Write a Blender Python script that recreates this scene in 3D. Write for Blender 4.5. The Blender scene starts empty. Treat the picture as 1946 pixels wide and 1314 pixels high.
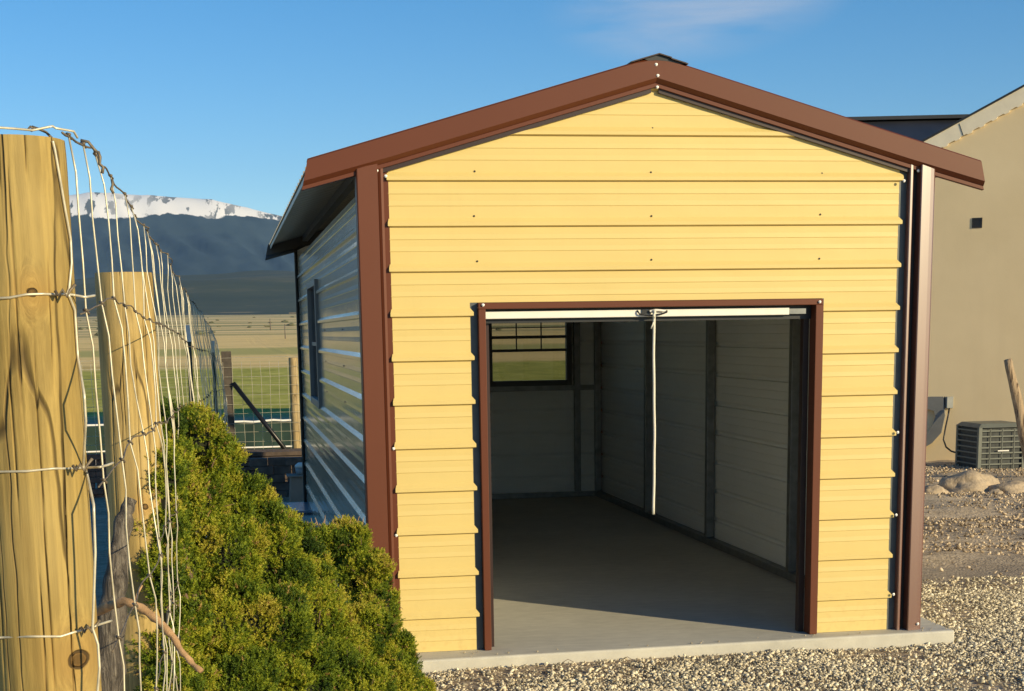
import bpy, bmesh, math, random
import numpy as np
from mathutils import Vector, Matrix, noise as mn
random.seed(7); rng=np.random.default_rng(7)
SC=bpy.context.scene; COL=SC.collection
R=math.radians
# ------------------------------------------------------------------ camera (fitted to the photograph)
CX,CY,CZ,YAW,PIT,ROL,F,PY=-0.85023046,-8.43168413,1.70740178,0.17147892,-0.18710571,-0.01550514,3029.41837,1201.68571
fw=Vector((math.sin(YAW)*math.cos(PIT),math.cos(YAW)*math.cos(PIT),math.sin(PIT)))
r0=fw.cross(Vector((0,0,1))).normalized(); u0=r0.cross(fw)
rt=r0*math.cos(ROL)+u0*math.sin(ROL); up=-r0*math.sin(ROL)+u0*math.cos(ROL)
cam=bpy.data.cameras.new('camera'); co=bpy.data.objects.new('camera',cam); COL.objects.link(co)
M=Matrix((rt,up,-fw)).transposed().to_4x4(); M.translation=Vector((CX,CY,CZ)); co.matrix_world=M
cam.sensor_width=36; cam.lens=F/1946*36; cam.shift_y=(PY-657)/1946; cam.clip_start=.05; cam.clip_end=40000
SC.camera=co
def at(x,y,Y=None,Z=None,X=None):
    """world point on a wall/ground plane that the surveyed photo position (x,y) measures"""
    v=fw+rt*((x-973)/F)-up*((y-PY)/F)
    if Y is not None: t=(Y-CY)/v.y
    elif Z is not None: t=(Z-CZ)/v.z
    else: t=(X-CX)/v.x
    return Vector((CX,CY,CZ))+v*t
# ------------------------------------------------------------------ object helpers
def tag(o,label=None,cat=None,group=None,kind=None):
    if label: o['label']=label
    if cat: o['category']=cat
    if group: o['group']=group
    if kind: o['kind']=kind
    return o
def empty(name,loc,label,cat,group=None):
    o=bpy.data.objects.new(name,None); COL.objects.link(o); o.location=loc; o.empty_display_size=.1
    return tag(o,label,cat,group)
def mk(name,V,Fc,mat,parent=None,smooth=False,label=None):
    me=bpy.data.meshes.new(name); me.from_pydata([tuple(v) for v in V],[],[tuple(f) for f in Fc]); me.update()
    if mat: me.materials.append(mat)
    if smooth: me.polygons.foreach_set('use_smooth',[True]*len(me.polygons))
    o=bpy.data.objects.new(name,me); COL.objects.link(o)
    if parent:
        o.parent=parent; o.matrix_parent_inverse=Matrix.Translation(-wloc(parent))
    if label: o['label']=label
    return o
def wloc(o):
    l=Vector(o.location)
    return l if not o.parent else l
def mknp(name,V,Fc,mat,parent=None,smooth=False,cols=None):
    """fast mesh from numpy arrays; Fc (n,k)"""
    me=bpy.data.meshes.new(name); n,k=Fc.shape
    me.vertices.add(len(V)); me.vertices.foreach_set('co',np.asarray(V,dtype=np.float32).ravel())
    me.loops.add(n*k); me.loops.foreach_set('vertex_index',np.asarray(Fc,dtype=np.int32).ravel())
    me.polygons.add(n); me.polygons.foreach_set('loop_start',np.arange(0,n*k,k,dtype=np.int32))
    me.update(calc_edges=True); me.validate()
    if cols is not None:
        a=me.attributes.new('tint','FLOAT','POINT'); a.data.foreach_set('value',np.asarray(cols,dtype=np.float32))
    if mat: me.materials.append(mat)
    if smooth: me.polygons.foreach_set('use_smooth',[True]*len(me.polygons))
    o=bpy.data.objects.new(name,me); COL.objects.link(o)
    if parent: o.parent=parent; o.matrix_parent_inverse=Matrix.Translation(-wloc(parent))
    return o
class MB:
    def __init__(s): s.V=[]; s.F=[]
    def add(s,V,Fc):
        b=len(s.V); s.V+= [Vector(v) for v in V]; s.F+=[tuple(i+b for i in f) for f in Fc]; return s
    def box(s,a,b):
        x0,y0,z0=a; x1,y1,z1=b
        return s.add([(x0,y0,z0),(x1,y0,z0),(x1,y1,z0),(x0,y1,z0),(x0,y0,z1),(x1,y0,z1),(x1,y1,z1),(x0,y1,z1)],
            [(0,3,2,1),(4,5,6,7),(0,1,5,4),(1,2,6,5),(2,3,7,6),(3,0,4,7)])
    def bar(s,p,q,w,h=None,upv=(0,0,1)):
        p=Vector(p);q=Vector(q);h=h or w;d=(q-p).normalized();u=Vector(upv)
        if abs(d.dot(u))>.98:u=Vector((1,0,0))
        r=d.cross(u).normalized();u=r.cross(d)
        c=[(-1,-1),(1,-1),(1,1),(-1,1)]
        return s.add([p+r*(a*w/2)+u*(b*h/2) for a,b in c]+[q+r*(a*w/2)+u*(b*h/2) for a,b in c],
            [(3,2,1,0),(4,5,6,7),(0,1,5,4),(1,2,6,5),(2,3,7,6),(3,0,4,7)])
    def tube(s,pts,rad,n=8,cap=True):
        pts=[Vector(p) for p in pts]; m=len(pts)
        rads=rad if isinstance(rad,(list,tuple)) else [rad]*m
        b=len(s.V); pr=None
        for i,p in enumerate(pts):
            d=(pts[min(i+1,m-1)]-pts[max(i-1,0)]).normalized()
            if pr is None:
                a=Vector((0,0,1)) if abs(d.z)<.9 else Vector((1,0,0)); pr=d.cross(a).normalized()
            else: pr=(pr-d*pr.dot(d)).normalized()
            w=d.cross(pr)
            for k in range(n):
                t=2*math.pi*k/n; s.V.append(p+(pr*math.cos(t)+w*math.sin(t))*rads[i])
        for i in range(m-1):
            for k in range(n):
                k2=(k+1)%n; s.F.append((b+i*n+k,b+i*n+k2,b+(i+1)*n+k2,b+(i+1)*n+k))
        if cap: s.F.append(tuple(b+k for k in range(n))[::-1]); s.F.append(tuple(b+(m-1)*n+k for k in range(n)))
        return s
    def extr(s,prof,path,closed=False):
        """sweep profile points lists: path = list of functions mapping (a,b)->Vector"""
        b=len(s.V); n=len(prof)
        for f in path: s.V+=[Vector(f(*q)) for q in prof]
        for i in range(len(path)-1):
            for k in range(n if closed else n-1):
                k2=(k+1)%n; s.F.append((b+i*n+k,b+i*n+k2,b+(i+1)*n+k2,b+(i+1)*n+k))
        if closed:
            s.F.append(tuple(b+k for k in range(n))[::-1]); s.F.append(tuple(b+(len(path)-1)*n+k for k in range(n)))
        return s
    def build(s,name,mat,parent=None,smooth=False,bevel=0,label=None,normals=True):
        o=mk(name,s.V,s.F,mat,parent,smooth,label)
        if normals:
            bm=bmesh.new(); bm.from_mesh(o.data); bmesh.ops.recalc_face_normals(bm,faces=bm.faces[:]); bm.to_mesh(o.data); bm.free()
        if bevel:
            m=o.modifiers.new('bevel','BEVEL'); m.width=bevel; m.segments=2; m.limit_method='ANGLE'
        return o
# ------------------------------------------------------------------ material helpers
class NT:
    def __init__(s,name):
        s.m=bpy.data.materials.new(name); s.m.use_nodes=True; s.t=s.m.node_tree; s.n=s.t.nodes; s.b=s.n['Principled BSDF']
        s.tc=s.n.new('ShaderNodeTexCoord')
    def new(s,t,**k):
        o=s.n.new(t)
        for a,b in k.items(): setattr(o,a,b)
        return o
    def L(s,a,b): s.t.links.new(a,b)
    def inp(s,node,key,v):
        i=node.inputs[key]
        if hasattr(v,'is_output') or hasattr(v,'links'): s.L(v,i)
        else: i.default_value=v
    def mapv(s,scale=(1,1,1),src=None,rot=(0,0,0),loc=(0,0,0)):
        m=s.new('ShaderNodeMapping'); m.inputs['Scale'].default_value=scale; m.inputs['Rotation'].default_value=rot; m.inputs['Location'].default_value=loc
        s.L(src or s.tc.outputs['Object'],m.inputs[0]); return m.outputs[0]
    def noise(s,scale,detail=4,vec=None,rough=.55,dist=0):
        n=s.new('ShaderNodeTexNoise'); n.inputs['Scale'].default_value=scale; n.inputs['Detail'].default_value=detail; n.inputs['Roughness'].default_value=rough; n.inputs['Distortion'].default_value=dist
        s.L(vec or s.tc.outputs['Object'],n.inputs[0]); return n.outputs['Fac']
    def vor(s,scale,vec=None,feature='F1',out='Distance'):
        n=s.new('ShaderNodeTexVoronoi',feature=feature); n.inputs['Scale'].default_value=scale
        s.L(vec or s.tc.outputs['Object'],n.inputs[0]); return n.outputs[out]
    def ramp(s,fac,stops,interp='LINEAR'):
        r=s.new('ShaderNodeValToRGB'); r.color_ramp.interpolation=interp; e=r.color_ramp.elements
        while len(e)<len(stops): e.new(.5)
        for q,(p,c) in zip(e,stops):
            q.position=p; q.color=(c,c,c,1) if isinstance(c,(int,float)) else (*c,1)
        s.L(fac,r.inputs[0]); return r.outputs[0]
    def mix(s,fac,a,b,blend='MIX'):
        m=s.new('ShaderNodeMix',data_type='RGBA',blend_type=blend)
        for i,v in ((0,fac),(6,a),(7,b)):
            if hasattr(v,'links'): s.L(v,m.inputs[i])
            else: m.inputs[i].default_value=v if isinstance(v,(int,float)) else (*v,1)
        return m.outputs[2]
    def math(s,op,a,b=0,c=0):
        m=s.new('ShaderNodeMath',operation=op)
        for i,v in enumerate((a,b,c)):
            if hasattr(v,'links'): s.L(v,m.inputs[i])
            else: m.inputs[i].default_value=v
        return m.outputs[0]
    def sep(s,src=None):
        x=s.new('ShaderNodeSeparateXYZ'); s.L(src or s.tc.outputs['Object'],x.inputs[0]); return x.outputs
    def bump(s,h,strength=.3,dist=.01,nrm=None):
        b=s.new('ShaderNodeBump'); b.inputs['Strength'].default_value=strength; b.inputs['Distance'].default_value=dist
        s.L(h,b.inputs['Height'])
        if nrm: s.L(nrm,b.inputs['Normal'])
        s.L(b.outputs[0],s.b.inputs['Normal']); return b.outputs[0]
    def col(s,v):
        if hasattr(v,'links'): s.L(v,s.b.inputs['Base Color'])
        else: s.b.inputs['Base Color'].default_value=(*v,1)
    def rough(s,v):
        if hasattr(v,'links'): s.L(v,s.b.inputs['Roughness'])
        else: s.b.inputs['Roughness'].default_value=v
def plain(name,c,rough=.5,metal=0,var=.12,scale=8,bump=0,coat=0,spec=.5):
    t=NT(name); n=t.noise(scale,5)
    a=tuple(v*(1-var) for v in c); b=tuple(min(1,v*(1+var)) for v in c)
    t.col(t.ramp(n,[(.3,a),(.7,b)])); t.rough(rough); t.b.inputs['Metallic'].default_value=metal
    t.b.inputs['Specular IOR Level'].default_value=spec
    t.b.inputs['Coat Weight'].default_value=coat; t.b.inputs['Coat Roughness'].default_value=.1
    if bump: t.bump(t.noise(scale*12,4),bump,.004)
    return t.m
# painted steel: slight oil-canning ripple, dust speckle, faint vertical grime
def steel(name,c,rough=.38,spec=.5,ripple=.18,coat=0,grime=1,cr=.12,cior=1.5):
    t=NT(name)
    n=t.noise(1.6,5); fine=t.noise(60,3); st=t.noise(3,4,t.mapv((6,6,.5)))
    col=t.mix(.16,c,t.ramp(n,[(.3,tuple(v*.72 for v in c)),(.72,tuple(min(1,v*1.1) for v in c))]))
    col=t.mix(t.ramp(st,[(.55,0),(.85,.10*grime)]),col,tuple(v*.7 for v in c))
    t.col(col); t.rough(t.ramp(fine,[(.3,rough-.02),(.8,rough+.05)]) if ripple>.1 else rough); t.b.inputs['Specular IOR Level'].default_value=spec
    t.b.inputs['Coat Weight'].default_value=coat; t.b.inputs['Coat Roughness'].default_value=cr; t.b.inputs['Coat IOR'].default_value=cior
    (t.bump(t.noise(2.2,2,t.mapv((.7,.7,2.2))),ripple,.02) if ripple>.1 else None)
    return t.m
def splash(m):
    t=m.node_tree; b=t.nodes['Principled BSDF']; src=b.inputs['Base Color'].links[0].from_socket
    tc=t.nodes.new('ShaderNodeTexCoord'); sp=t.nodes.new('ShaderNodeSeparateXYZ'); t.links.new(tc.outputs['Object'],sp.inputs[0])
    n=t.nodes.new('ShaderNodeTexNoise'); n.inputs['Scale'].default_value=26; n.inputs['Detail'].default_value=6; t.links.new(tc.outputs['Object'],n.inputs[0])
    mr=t.nodes.new('ShaderNodeMapRange'); mr.inputs[1].default_value=.32; mr.inputs[2].default_value=0; t.links.new(sp.outputs[2],mr.inputs[0])
    r=t.nodes.new('ShaderNodeMapRange'); r.inputs[1].default_value=.5; r.inputs[2].default_value=1.0; t.links.new(n.outputs['Fac'],r.inputs[0])
    mu=t.nodes.new('ShaderNodeMath'); mu.operation='MULTIPLY'; t.links.new(mr.outputs[0],mu.inputs[0]); t.links.new(r.outputs[0],mu.inputs[1])
    mx=t.nodes.new('ShaderNodeMix'); mx.data_type='RGBA'; t.links.new(mu.outputs[0],mx.inputs[0]); t.links.new(src,mx.inputs[6]); mx.inputs[7].default_value=(.52,.37,.14,1); t.links.new(mx.outputs[2],b.inputs['Base Color'])
    return m
M_SIDING=steel('tan_painted_steel',(.69,.535,.205),.42,.35,.3)
splash(M_SIDING)
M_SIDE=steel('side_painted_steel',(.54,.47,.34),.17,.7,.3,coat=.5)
M_BROWN=steel('brown_painted_steel',(.125,.036,.016),.45,.3,.08,grime=.4)
M_BROWN_G=steel('brown_glossy_steel',(.135,.042,.022),.42,.8,.05,grime=.3,coat=1,cr=.27,cior=1.85)
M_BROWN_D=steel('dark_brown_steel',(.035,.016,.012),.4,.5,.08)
M_PRIMER=steel('primer_backing_steel',(.78,.80,.78),.4,.4,.12)
M_GALV=plain('galvanised_steel',(.22,.23,.23),.42,.6,.18,14)
M_WHITEP=plain('white_painted_metal',(.80,.78,.72),.35,0,.05,10)
M_ROPE=plain('white_rope_fibre',(.75,.72,.60),.8,0,.1,200,.5)
M_DARK=plain('dark_metal',(.025,.026,.028),.45,.3,.2,6)
M_CHANNEL=plain('grey_j_channel',(.10,.11,.11),.5,.3,.15,9)
M_SCREW=plain('screw_head_white',(.8,.8,.77),.3,0,.05)
M_SCREWD=plain('screw_head_dark',(.05,.04,.03),.5,.2,.2)
M_WIRE=plain('galvanised_wire',(.66,.60,.44),.38,.35,.25,30)
M_WIRED=plain('rusty_wire',(.20,.16,.11),.6,.4,.4,60)
M_PIPE=plain('black_pipe',(.012,.012,.013),.35,.2,.2,10)
M_ROOFD=plain('far_trim_unlit',(.07,.07,.065),.5)  # back rake trim: its unlit look put into the colour as dark grey
M_ROOFU=steel('roof_steel',(.42,.39,.31),.4,.5)
M_VINYL=plain('grey_vinyl_frame',(.17,.17,.165),.45,0,.08,9)
M_VINYLW=plain('window_frame_dark',(.06,.065,.07),.45,0,.1,9)

def glassmat():
    t=NT('window_glass'); n=t.n; g=t.new('ShaderNodeBsdfTransparent'); g.inputs[0].default_value=(.66,.66,.62,1)
    gl=t.new('ShaderNodeBsdfGlossy'); gl.inputs['Roughness'].default_value=.03
    fr=t.new('ShaderNodeFresnel'); fr.inputs[0].default_value=1.5
    mx=t.new('ShaderNodeMixShader'); t.L(fr.outputs[0],mx.inputs[0]); t.L(g.outputs[0],mx.inputs[1]); t.L(gl.outputs[0],mx.inputs[2])
    t.L(mx.outputs[0],t.n['Material Output'].inputs[0]); return t.m
M_GLASS=glassmat()

def concrete():
    t=NT('concrete'); a=t.noise(1.1,6); b=t.noise(9,6,t.mapv((1,2.2,1))); c=t.noise(140,3); sw=t.noise(3.2,5,t.mapv((.6,3,1)),dist=1.2)
    col=t.ramp(a,[(.3,(.44,.425,.37)),(.7,(.58,.555,.475))])
    col=t.mix(.35,col,t.ramp(b,[(.3,(.36,.345,.30)),(.7,(.60,.575,.49))]))
    col=t.mix(t.ramp(sw,[(.55,0),(.75,.35)]),col,(.68,.64,.54))
    col=t.mix(t.ramp(c,[(.6,0),(.75,.25)]),col,(.15,.135,.11))
    t.col(col); t.rough(.8); t.bump(t.noise(70,5),.25,.004); return t.m
M_CONC=concrete()

def wood(name,base,dark,knots=(),grey=0,scale=1.):
    """round post: grain runs along object Z, drying cracks, knots that bend the grain"""
    t=NT(name); s=t.sep(); v=t.tc.outputs['Object']
    # bend grain around knots
    off=None
    for (kx,ky,kz,kr) in knots:
        d=t.new('ShaderNodeVectorMath',operation='DISTANCE'); t.L(t.mapv((1,.2,.45)),d.inputs[0]); d.inputs[1].default_value=(kx,ky*.2,kz*.45)
        g=t.math('POWER',2.718,t.math('MULTIPLY',t.math('POWER',t.math('DIVIDE',d.outputs['Value'],kr*1.5),2),-1))
        off=g if off is None else t.math('ADD',off,g)
    cmb=t.new('ShaderNodeCombineXYZ')
    wob=t.noise(1.6*scale,3,t.mapv((1,1,.6)))
    zz=t.math('MULTIPLY',s[2],.07)
    if off is not None: zz=t.math('ADD',zz,t.math('MULTIPLY',off,.085))
    zz=t.math('ADD',zz,t.math('MULTIPLY',wob,.05))
    t.L(s[0],cmb.inputs[0]); t.L(s[1],cmb.inputs[1]); t.L(zz,cmb.inputs[2]); gv=cmb.outputs[0]
    g1=t.noise(70*scale,6,gv,.65); g2=t.noise(22*scale,5,gv,.6); blot=t.noise(5,5,t.mapv((1,1,.5)))
    col=t.ramp(g2,[(.30,tuple(v*.66 for v in base)),(.5,base),(.72,tuple(min(1,v*1.30) for v in base))])
    col=t.mix(t.ramp(g1,[(.40,0),(.62,.8)]),col,tuple(v*.55 for v in base))
    br_n=t.noise(3.1,5,t.mapv((1,1,.28),loc=(3,1,2))); col=t.mix(t.ramp(br_n,[(.50,0),(.66,.55)]),col,(base[0]*.58,base[1]*.50,base[2]*.45))
    col=t.mix(t.ramp(blot,[(.45,0),(.72,.45)]),col,(base[0]*1.12,base[1]*1.2,base[2]*1.55))
    ck=t.vor(9*scale,t.mapv((1,1,.16),src=gv if False else None),'DISTANCE_TO_EDGE')
    cw=t.noise(3.2,3,t.mapv((1,1,.5)))
    warp=t.new('ShaderNodeVectorMath',operation='ADD'); nc=t.new('ShaderNodeTexNoise'); nc.inputs['Scale'].default_value=5; t.L(v,nc.inputs[0])
    sc=t.new('ShaderNodeVectorMath',operation='SCALE'); sc.inputs['Scale'].default_value=.022; t.L(nc.outputs['Color'],sc.inputs[0])
    t.L(t.mapv((1,1,.045)),warp.inputs[0]); t.L(sc.outputs[0],warp.inputs[1])
    ck=t.vor(11*scale,warp.outputs[0],'DISTANCE_TO_EDGE')
    crack=t.math('MULTIPLY',t.ramp(ck,[(0,1),(.006,.8),(.018,0)]),t.ramp(cw,[(.45,0),(.53,.95)]))
    col=t.mix(t.math('MULTIPLY',crack,.85),col,dark)
    at_=t.new('ShaderNodeAttribute',attribute_name='tint'); cg=t.ramp(at_.outputs['Fac'],[(.25,0),(.8,.85)])
    col=t.mix(cg,col,dark)
    h=t.math('SUBTRACT',t.math('MULTIPLY',g1,.35),crack)
    for (kx,ky,kz,kr) in knots:
        d=t.new('ShaderNodeVectorMath',operation='DISTANCE'); t.L(t.mapv((1,.15,1)),d.inputs[0]); d.inputs[1].default_value=(kx,ky*.15,kz)
        dd=t.math('ADD',d.outputs['Value'],t.math('MULTIPLY',t.noise(60,3),.006))
        w=t.math('SINE',t.math('MULTIPLY',dd,520))
        inside=t.ramp(t.math('DIVIDE',dd,kr*2.2),[(.40,1),(.55,0)])
        ringm=t.ramp(t.math('DIVIDE',dd,kr*2.2),[(.36,0),(.42,1),(.47,1),(.52,0)])
        halo=t.ramp(t.math('DIVIDE',dd,kr*5),[(.1,.6),(1,0)])
        col=t.mix(halo,col,(base[0]*.82,base[1]*.66,base[2]*.55))
        kc=t.ramp(w,[(0,(base[0]*.22,base[1]*.17,base[2]*.15)),(1,(base[0]*.42,base[1]*.32,base[2]*.28))])
        col=t.mix(t.math('MULTIPLY',inside,.9),col,kc); col=t.mix(t.math('MULTIPLY',ringm,.85),col,dark)
        h=t.math('SUBTRACT',h,ringm)
    t.col(col); t.rough(.72); t.b.inputs['Specular IOR Level'].default_value=.25
    t.bump(h,.75,.007); return t.m

def tinted(name,c1,c2,rough=.6,sub=0,spec=.3,extra=None):
    """colour varies per leaf / per stone through the stored 'tint' number of each piece"""
    t=NT(name); a=t.new('ShaderNodeAttribute',attribute_name='tint')
    st=[(0,c1),(1,c2)] if extra is None else extra
    col=t.ramp(a.outputs['Fac'],st)
    t.col(col); t.rough(rough); t.b.inputs['Specular IOR Level'].default_value=spec
    return t
# ------------------------------------------------------------------ light and sky
SUN_EL=R(17.5); SAZ=R(180-42.3)
sun=bpy.data.lights.new('sun','SUN'); sun.energy=4.9; sun.angle=R(.6); sun.color=(1,.82,.49)
so=bpy.data.objects.new('sun',sun); COL.objects.link(so)
sd=Vector((math.sin(SAZ)*math.cos(SUN_EL),math.cos(SAZ)*math.cos(SUN_EL),math.sin(SUN_EL)))
so.rotation_euler=sd.to_track_quat('Z','Y').to_euler()
w=bpy.data.worlds.new('World'); SC.world=w; w.use_nodes=True; nt=w.node_tree; bg=nt.nodes['Background']
sky=nt.nodes.new('ShaderNodeTexSky'); sky.sky_type='NISHITA'; sky.sun_disc=False; sky.sun_elevation=SUN_EL; sky.sun_rotation=SAZ
sky.altitude=1700; sky.air_density=1.0; sky.dust_density=.35; sky.ozone_density=2.5
tc=nt.nodes.new('ShaderNodeTexCoord'); mp=nt.nodes.new('ShaderNodeMapping'); nt.links.new(tc.outputs['Generated'],mp.inputs[0])
mp.inputs['Scale'].default_value=(2.2,2.2,9); mp.inputs['Rotation'].default_value=(0,R(-9),R(20))
nz=nt.nodes.new('ShaderNodeTexNoise'); nz.inputs['Scale'].default_value=3.6; nz.inputs['Detail'].default_value=7; nz.inputs['Roughness'].default_value=.55; nz.inputs['Distortion'].default_value=.5
nt.links.new(mp.outputs[0],nz.inputs[0])
# wispy cloud bank round one direction of the sky
cd=(at(1335,-10,Y=1000)-Vector((CX,CY,CZ))).normalized()
def vm(op,a,b=None,scale=None):
    n=nt.nodes.new('ShaderNodeVectorMath'); n.operation=op
    nt.links.new(a,n.inputs[0]) 
    if b is not None:
        if hasattr(b,'links'): nt.links.new(b,n.inputs[1])
        else: n.inputs[1].default_value=b
    return n
def ma(op,a,b=0.):
    n=nt.nodes.new('ShaderNodeMath'); n.operation=op
    for i,v in enumerate((a,b)):
        if hasattr(v,'links'): nt.links.new(v,n.inputs[i])
        else: n.inputs[i].default_value=v
    return n.outputs[0]
horiz=Vector((cd.y,-cd.x,0)).normalized(); tiltax=(horiz+Vector((0,0,.12))).normalized(); upax=cd.cross(tiltax)
dv=vm('SUBTRACT',tc.outputs['Generated'],tuple(cd)).outputs[0]
du=vm('DOT_PRODUCT',dv,tuple(tiltax)).outputs['Value']; dw=vm('DOT_PRODUCT',dv,tuple(upax)).outputs['Value']
rr=ma('ADD',ma('POWER',ma('DIVIDE',du,.085),2),ma('POWER',ma('DIVIDE',dw,.034),2))
msk=nt.nodes.new('ShaderNodeMapRange'); msk.inputs[1].default_value=0; msk.inputs[2].default_value=1.35; msk.inputs[3].default_value=1; msk.inputs[4].default_value=0
msk.interpolation_type='SMOOTHSTEP'
nt.links.new(rr,msk.inputs[0])
cl=nt.nodes.new('ShaderNodeMapRange'); cl.inputs[1].default_value=.36; cl.inputs[2].default_value=.80; nt.links.new(nz.outputs['Fac'],cl.inputs[0])
cf=ma('MULTIPLY',ma('MULTIPLY',msk.outputs[0],cl.outputs[0]),.75)
mxn=nt.nodes.new('ShaderNodeMix'); mxn.data_type='RGBA'; mxn.inputs[7].default_value=(5.2,5.0,5.1,1)
nt.links.new(cf,mxn.inputs[0]); hs_=nt.nodes.new('ShaderNodeHueSaturation'); hs_.inputs['Saturation'].default_value=1.33; hs_.inputs['Value'].default_value=1.0; nt.links.new(sky.outputs[0],hs_.inputs['Color']); nt.links.new(hs_.outputs[0],mxn.inputs[6]); nt.links.new(mxn.outputs[2],bg.inputs[0])
bg.inputs[1].default_value=.125
SC.view_settings.view_transform='Standard'; SC.view_settings.look='None'; SC.view_settings.exposure=.16; SC.view_settings.gamma=1

# ------------------------------------------------------------------ ground
def nz3(x,y,z=0): return mn.noise(Vector((x,y,z)))
def ground_z(x,y):
    z=-.070
    if y>2 or x<-.6: z-=.045*max(min(1,max(0,y-2)/3),min(1,max(0,-.6-x)/1.5))
    z+=.02*nz3(x*.5,y*.5)+.012*nz3(x*1.7,y*1.7,3)
    if x>3.3 and y>0:                      # worked-over dirt to the right of the shed
        a=min(1,(x-3.3)/1.2)*min(1,y/1.5); z+=a*(.05*nz3(x*.8,y*1.1,9)+.03*nz3(x*2.6,y*2.6,5))
    if -.5<x<3.4 and -.6<y<8.2: z=min(z,-.062)
    d=math.hypot(x,y)
    if d>25: z=z*1+ -.2*min(1,(d-25)/40)
    if d>60: z+= .6*nz3(x*.006,y*.006,2)*min(1,(d-60)/200)
    if y>350: z+= (y-350)*.0135 + (0 if y<900 else 6*nz3(x*.0016,y*.0016,8)*min(1,(y-900)/900))
    return z
def axis(lo,hi,step0,growth,n0,n1):
    a=list(np.arange(n0,n1,step0)); v=n1;s=step0
    while v<hi: a.append(v); s*=growth; v+=s
    a.append(hi); v=n0-step0; s=step0; b=[]
    while v>lo: b.append(v); s*=growth; v-=s
    b.append(lo); return b[::-1]+a
xs=axis(-5200,5200,.12,1.09,-3,8.5); ys=axis(-60,6000,.12,1.06,-2,13)
V=[];Fc=[]
for y in ys:
    for x in xs: V.append((x,y,ground_z(x,y)))
nx=len(xs)
for j in range(len(ys)-1):
    for i in range(nx-1): Fc.append((j*nx+i,j*nx+i+1,(j+1)*nx+i+1,(j+1)*nx+i))
def groundmat():
    t=NT('ground'); s=t.sep(); X,Y=s[0],s[1]
    # bare gravelly dirt
    a=t.noise(1.3,6); b=t.noise(16,6); c=t.vor(46); str_=t.noise(2.2,6,t.mapv((.35,1.6,1),rot=(0,0,R(-14))),dist=.6)
    dirt=t.ramp(str_,[(.32,(.26,.20,.135)),(.48,(.42,.33,.225)),(.60,(.58,.465,.32)),(.75,(.68,.57,.41))])
    dirt=t.mix(.6,dirt,t.ramp(b,[(.3,(.24,.185,.125)),(.72,(.66,.54,.39))]))
    dirt=t.mix(t.ramp(c,[(.12,.5),(.32,0)]),dirt,(.45,.40,.32))
    # smooth compacted wheel track right of the shed
    tr=t.math('ABSOLUTE',t.math('SUBTRACT',t.math('ADD',Y,t.math('MULTIPLY',X,.10)),2.55))
    tr=t.ramp(t.math('ADD',tr,t.math('MULTIPLY',a,.9)),[(.85,1),(1.2,0)])
    t0=t.noise(5,6,t.mapv((.5,3,1)))
    dirt=t.mix(t.math('MULTIPLY',tr,.9),dirt,t.ramp(t0,[(.3,(.26,.215,.165)),(.7,(.42,.345,.255))]))
    # fields by distance with ragged borders
    wv=t.noise(.02,3); wv2=t.noise(.35,4)
    Yj=t.math('ADD',t.math('ADD',Y,t.math('MULTIPLY',t.math('SUBTRACT',wv,.5),30)),t.math('MULTIPLY',t.math('SUBTRACT',wv2,.5),4))
    g1=t.noise(.9,6,t.mapv((1,.4,1))); g2=t.noise(.05,5,t.mapv((.4,1.6,1)))
    green=t.ramp(g1,[(.3,(.30,.30,.05)),(.6,(.50,.47,.10)),(.8,(.72,.62,.20))])
    tan=t.ramp(g2,[(.3,(.58,.42,.15)),(.5,(.92,.66,.28)),(.7,(.70,.54,.20))])
    far=t.ramp(t.noise(.0035,7,t.mapv((.35,2.2,1))),[(.35,(.42,.34,.14)),(.48,(.92,.68,.32)),(.56,(.30,.28,.11)),(.7,(.85,.64,.32))])
    def step(d,wd): 
        r=t.new('ShaderNodeMapRange'); r.inputs[1].default_value=d; r.inputs[2].default_value=d+wd; t.L(Yj,r.inputs[0]); return r.outputs[0]
    col=t.mix(step(24,6),dirt,green); col=t.mix(step(92,10),col,tan); col=t.mix(step(150,14),col,(.50,.44,.15)); col=t.mix(step(205,20),col,tan); col=t.mix(step(420,120),col,far)
    t.col(col); t.rough(.95); t.b.inputs['Specular IOR Level'].default_value=.1
    h=t.math('ADD',t.math('MULTIPLY',b,.8),t.math('MULTIPLY',t.math('SUBTRACT',1,c),.5))
    h=t.math('ADD',h,t.math('MULTIPLY',t.noise(45,5),.5))
    t.bump(h,.55,.022); return t.m
g=mk('ground',V,Fc,groundmat(),smooth=True); tag(g,kind='structure')

# foothill and snowy mountain
def hf(name,x0,x1,y0,y1,n,m,f,mat):
    V=[];Fc=[]
    for j in range(m+1):
        for i in range(n+1):
            x=x0+(x1-x0)*i/n; y=y0+(y1-y0)*j/m; V.append((x,y,f(x,y)))
    for j in range(m):
        for i in range(n): a=j*(n+1)+i; Fc.append((a,a+1,a+n+2,a+n+1))
    return tag(mk(name,V,Fc,mat,smooth=True),kind='structure')
def sm(t): t=max(0,min(1,t)); return t*t*(3-2*t)
def foothill(x,y):
    t=sm((y-3300)/900)*(1-sm((y-4600)/800))
    cr=92+10*nz3(x*.0012,1.3)*2-22*sm((-x-100)/900)
    z=t*cr*1.12*(1+.12*nz3(x*.004,y*.004,4))+6*mn.fractal(Vector((x*.004,y*.004,0)),1,2,4)*t
    return z-4+ (y-3000)*.0128+28
RX=[-4200,-2600,-1500,-1050,-880,-690,-400,-60,120,330,700,1300,2300,4300]
RYp=[520,560,600,385,374,371,376,382,398,413,430,462,505,560]
def ridge(x):
    yy=np.interp(x,[-4200,-2400,-1300,-960,-860,-700,-400,-50,170,330,700,1300,2300,4300],[500,455,402,386,377,371,377,384,400,413,432,455,500,560])
    return 1.7+(636-yy)/F*9600
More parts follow.
